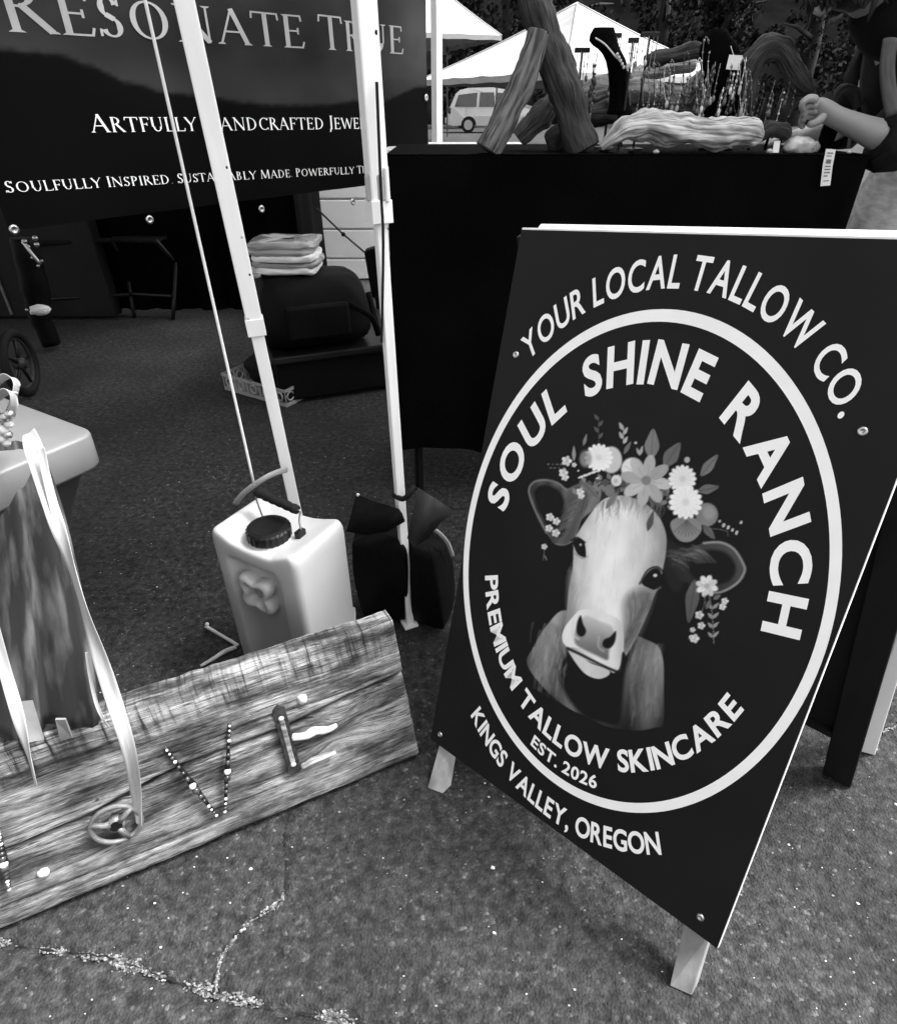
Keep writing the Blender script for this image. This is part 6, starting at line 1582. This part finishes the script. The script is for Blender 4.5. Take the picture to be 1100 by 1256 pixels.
fl = [[D(500, 660, .975), D(512, 668, .955), D(524, 660, .96)], [D(508, 625, .97), D(525, 640, .95), D(540, 640, .97)], [D(512, 598, .98), D(535, 612, .97), D(558, 628, .985)]]
MB().sheet(fl).build('flap', 'flap_cloth', r2, True, solid=.004)
MB().tube([D(534, 650, 1.0), D(543, 658, 1.0), D(550, 668, 1.01), D(555, 682, 1.02)], .0045, 8, sm=4, flat=.5).build('strap', 'ribbon', r2, True, label='pale curved strap')
MB().tube([D(508, 596, 1.0), D(502, 606, .99), D(494, 612, .995), D(484, 608, 1.02)], .0055, 8, sm=4).build('carry_loop', 'black_rubber', r2, True)

# ================================================================== LEFT DISPLAY TABLE WITH SCARF AND RIBBONS
def left_table():
    C = G(119, 529, .60); e1 = np.array([-.86, .51, 0]); e2 = np.array([-.51, -.86, 0]); L1, L2, Z = .95, .62, .60
    root = thing('display_table', C*[1, 1, 0]+e1*.45+e2*.3, 'pale topped display table with a grey stretch cover, at the left edge', 'table')
    def outline(ins, r):
        cs = [C+e1*0, C+e2*L2, C+e1*L1+e2*L2, C+e1*L1]; cen = C+e1*L1/2+e2*L2/2; pts = []
        for k in range(4):
            p, a, b = cs[k], cs[k-1], cs[(k+1) % 4]; u1 = (a-p)/np.linalg.norm(a-p); u2 = (b-p)/np.linalg.norm(b-p)
            q = p+(u1+u2)*ins
            for i in range(7):
                t = i/6; A, B = q+u1*r, q+u2*r; pts.append(A*(1-t)**2+2*q*t*(1-t)+B*t*t)
            for i in range(1, 8): pts.append(None)
        # fill straight runs
        out = []; n = len(pts); i = 0
        res = []
        for i in range(n):
            if pts[i] is not None: res.append(pts[i])
            else:
                j = i
                while pts[(j) % n] is None: j -= 1
                k = i
                while pts[k % n] is None: k += 1
                t = (i-j)/(k-j); res.append(pts[j]*(1-t)+pts[k % n]*t)
        return res
    rows = []
    for ins, z in ((.012, Z), (.004, Z-.0005), (.001, Z-.002), (0, Z-.005), (.001, Z-.050), (.004, Z-.055), (.02, Z-.056)):
        r = outline(ins, .030); rows.append([np.array([p[0], p[1], z]) for p in r]+[np.array([r[0][0], r[0][1], z])])
    mb = MB(); mb.sheet(rows); n = len(rows[0])-1; mb.f.append(tuple(range(n))); mb.build('tabletop', 'table_plastic', root, True)
    rows = []
    for f in np.linspace(0, 1, 14):
        z = (Z-.056)*(1-f)+.004; ins = .006+.10*math.sin(math.pi*min(f*.62+.02, 1))**.9; r = outline(ins, .045)
        rows.append([np.array([p[0]+.004*math.sin(i*.9+f*3), p[1], z]) for i, p in enumerate(r)]); rows[-1].append(rows[-1][0])
    MB().sheet(rows).build('stretch_cover', 'grey_cover', root, True)
    return C, e1, e2
TC, TE1, TE2 = left_table()
def scarf():
    top = [G(-40, 552, .606), G(-10, 545, .606), G(20, 541, .606), G(48, 546, .604)]
    n = 26; m = 22; rows = []; tc = []
    bot = [(-60, 905, .300), (10, 905, .310), (70, 893, .318), (126, 886, .325)]
    mid = [(-50, 700, .47), (-5, 700, .48), (45, 700, .49), (92, 690, .50)]
    def ip(P, f):
        x = f*3; i = min(int(x), 2); t = x-i; return np.asarray(P[i])*(1-t)+np.asarray(P[i+1])*t
    Mi = [G(u, v, z) for u, v, z in mid]; Bo = [G(u, v, z) for u, v, z in bot]
    for i in range(n):
        t = i/(n-1); row = []; tr = []
        for j in range(m):
            f = j/(m-1); a, b, c = ip(top, f), ip(Mi, f), ip(Bo, f)
            p = a*(1-t)*(1-2*t)+4*b*t*(1-t)+c*t*(2*t-1)
            w = (.012*math.sin(f*15+t*1.5)+.006*math.sin(f*31+t*3+1))*min(1, t*2.2+.1)
            row.append(p+np.array([.75, -.6, .1])*w); tr.append((f*.30, t*.38, 0))
        rows.append(row); tc.append(tr)
    root = thing('hanging_scarf', Bo[1], 'dark mottled scarf with streaky pale marks hanging off the table corner', 'scarf')
    MB().sheet(rows, tc).build('cloth', 'hide', root, True, solid=.003)
    # pale tabs along the lower edge
    for q in ([(24, 848), (44, 846), (58, 893), (38, 897)], [(72, 868), (84, 868), (92, 890), (78, 893)]):
        P = [G(u, v, .352 if v < 880 else .316)+np.array([.010, -.022, .006]) for u, v in q]
        MB().sheet([[P[0], P[1]], [P[3], P[2]]]).build('pale_tab', 'hide_pale', root, solid=.003)
scarf()
def ribbon(path, w, name, label, wdir=(1, .25, .15), sm=6):
    """flat band: photo points with heights, widths in metres"""
    P = [np.asarray(p, float) for p in path]; P2, W = smooth(P, w, sm); rows = []; tc = []; L = 0
    for i, p in enumerate(P2):
        t = P2[min(i+1, len(P2)-1)]-P2[max(i-1, 0)]; t = t/(np.linalg.norm(t)+1e-9)
        d = np.asarray(wdir, float)+np.array([.25*math.sin(i*.19+1), .75*math.sin(i*.23), .35*math.cos(i*.31)]); d = d-t*(d@t); d = d/np.linalg.norm(d)
        if i: L += np.linalg.norm(p-P2[i-1])
        n = np.cross(t, d)
        rows.append([p+d*W[i]*(k/3-.5)+n*W[i]*.10*math.cos(k*math.pi/1.5) for k in range(4)]); tc.append([(L, k*.01, 0) for k in range(4)])
    o = MB().sheet(rows, tc).build(name, 'ribbon', None, True, solid=.0006, sub=1); return tag(o, label, 'ribbon', 'white ribbons at the left display table')
pe = pp(*pst(172, 1003), .016)
ribbon([D(36, 530, .70), D(42, 552, .665), D(62, 620, .62), D(88, 690, .58), D(112, 770, .54), D(140, 860, .505), D(158, 920, .480), pp(*pst(168, 965), .020), pe], [.016, .021, .016, .021, .019, .018, .016, .0140, .0140], 'ribbon', 'long wide white ribbon running down to the round hand wheel')
ribbon([D(-14, 745, .52), D(4, 815, .50), D(20, 870, .475), D(36, 925, .45), D(45, 964, .435)], [.012, .0125, .0135, .013, .004], 'ribbon', 'pointed white ribbon end hanging in front of the planks at the left')
ribbon([D(50, 548, .655), D(60, 600, .63), D(72, 650, .605), D(84, 680, .59)], [.010, .008, .007, .004], 'ribbon', 'thin curled ribbon strand beside the top of the long ribbon')
ribbon([D(106, 800, .53), D(112, 838, .515), D(120, 868, .50), D(132, 890, .49), D(146, 898, .485)], [.0035, .004, .0045, .004, .003], 'ribbon', 'narrow looped ribbon strand hugging the lower part of the long ribbon')
def bow():
    c = G(6, 520, .64); root = thing('ribbon_bow', c-[0, 0, .04], 'white ribbon bow with shiny beads on the left table corner', 'bow', 'white ribbons at the left display table')
    def loop(ps, w):
        P2, W = smooth([np.asarray(p) for p in ps], w, 6); rows = []
        for i, p in enumerate(P2):
            t = P2[min(i+1, len(P2)-1)]-P2[max(i-1, 0)]; t = t/(np.linalg.norm(t)+1e-9); d = np.array([.3, -.8, .5]); d = d-t*(d@t); d = d/np.linalg.norm(d)
            rows.append([p+d*W[i]*(k/2-.5) for k in range(3)])
        MB().sheet(rows).build('loop', 'ribbon', root, True, solid=.0008, sub=1)
    loop([D(6, 520, .70), D(-8, 480, .72), D(8, 462, .73), D(20, 470, .72), D(16, 490, .71), D(6, 512, .70)], [.012, .02, .022, .02, .016, .012])
    loop([D(6, 520, .70), D(16, 500, .69), D(14, 480, .69), D(0, 486, .70), D(-14, 505, .70), D(4, 520, .70)], [.012, .018, .02, .02, .018, .012])
    loop([D(6, 518, .70), D(-20, 500, .71), D(-40, 490, .72), D(-36, 520, .71), D(-10, 528, .70), D(6, 522, .70)], [.012, .018, .02, .02, .016, .012])
    for k, (u, v) in enumerate(((6, 512), (11, 520), (4, 527), (10, 533), (3, 538), (8, 543), (12, 508))):
        MB().ball(D(u, v, .685), .0052 if k % 2 else .0062, 10).build('bead', 'bead_light' if k % 3 else 'steel', root, True)
bow()
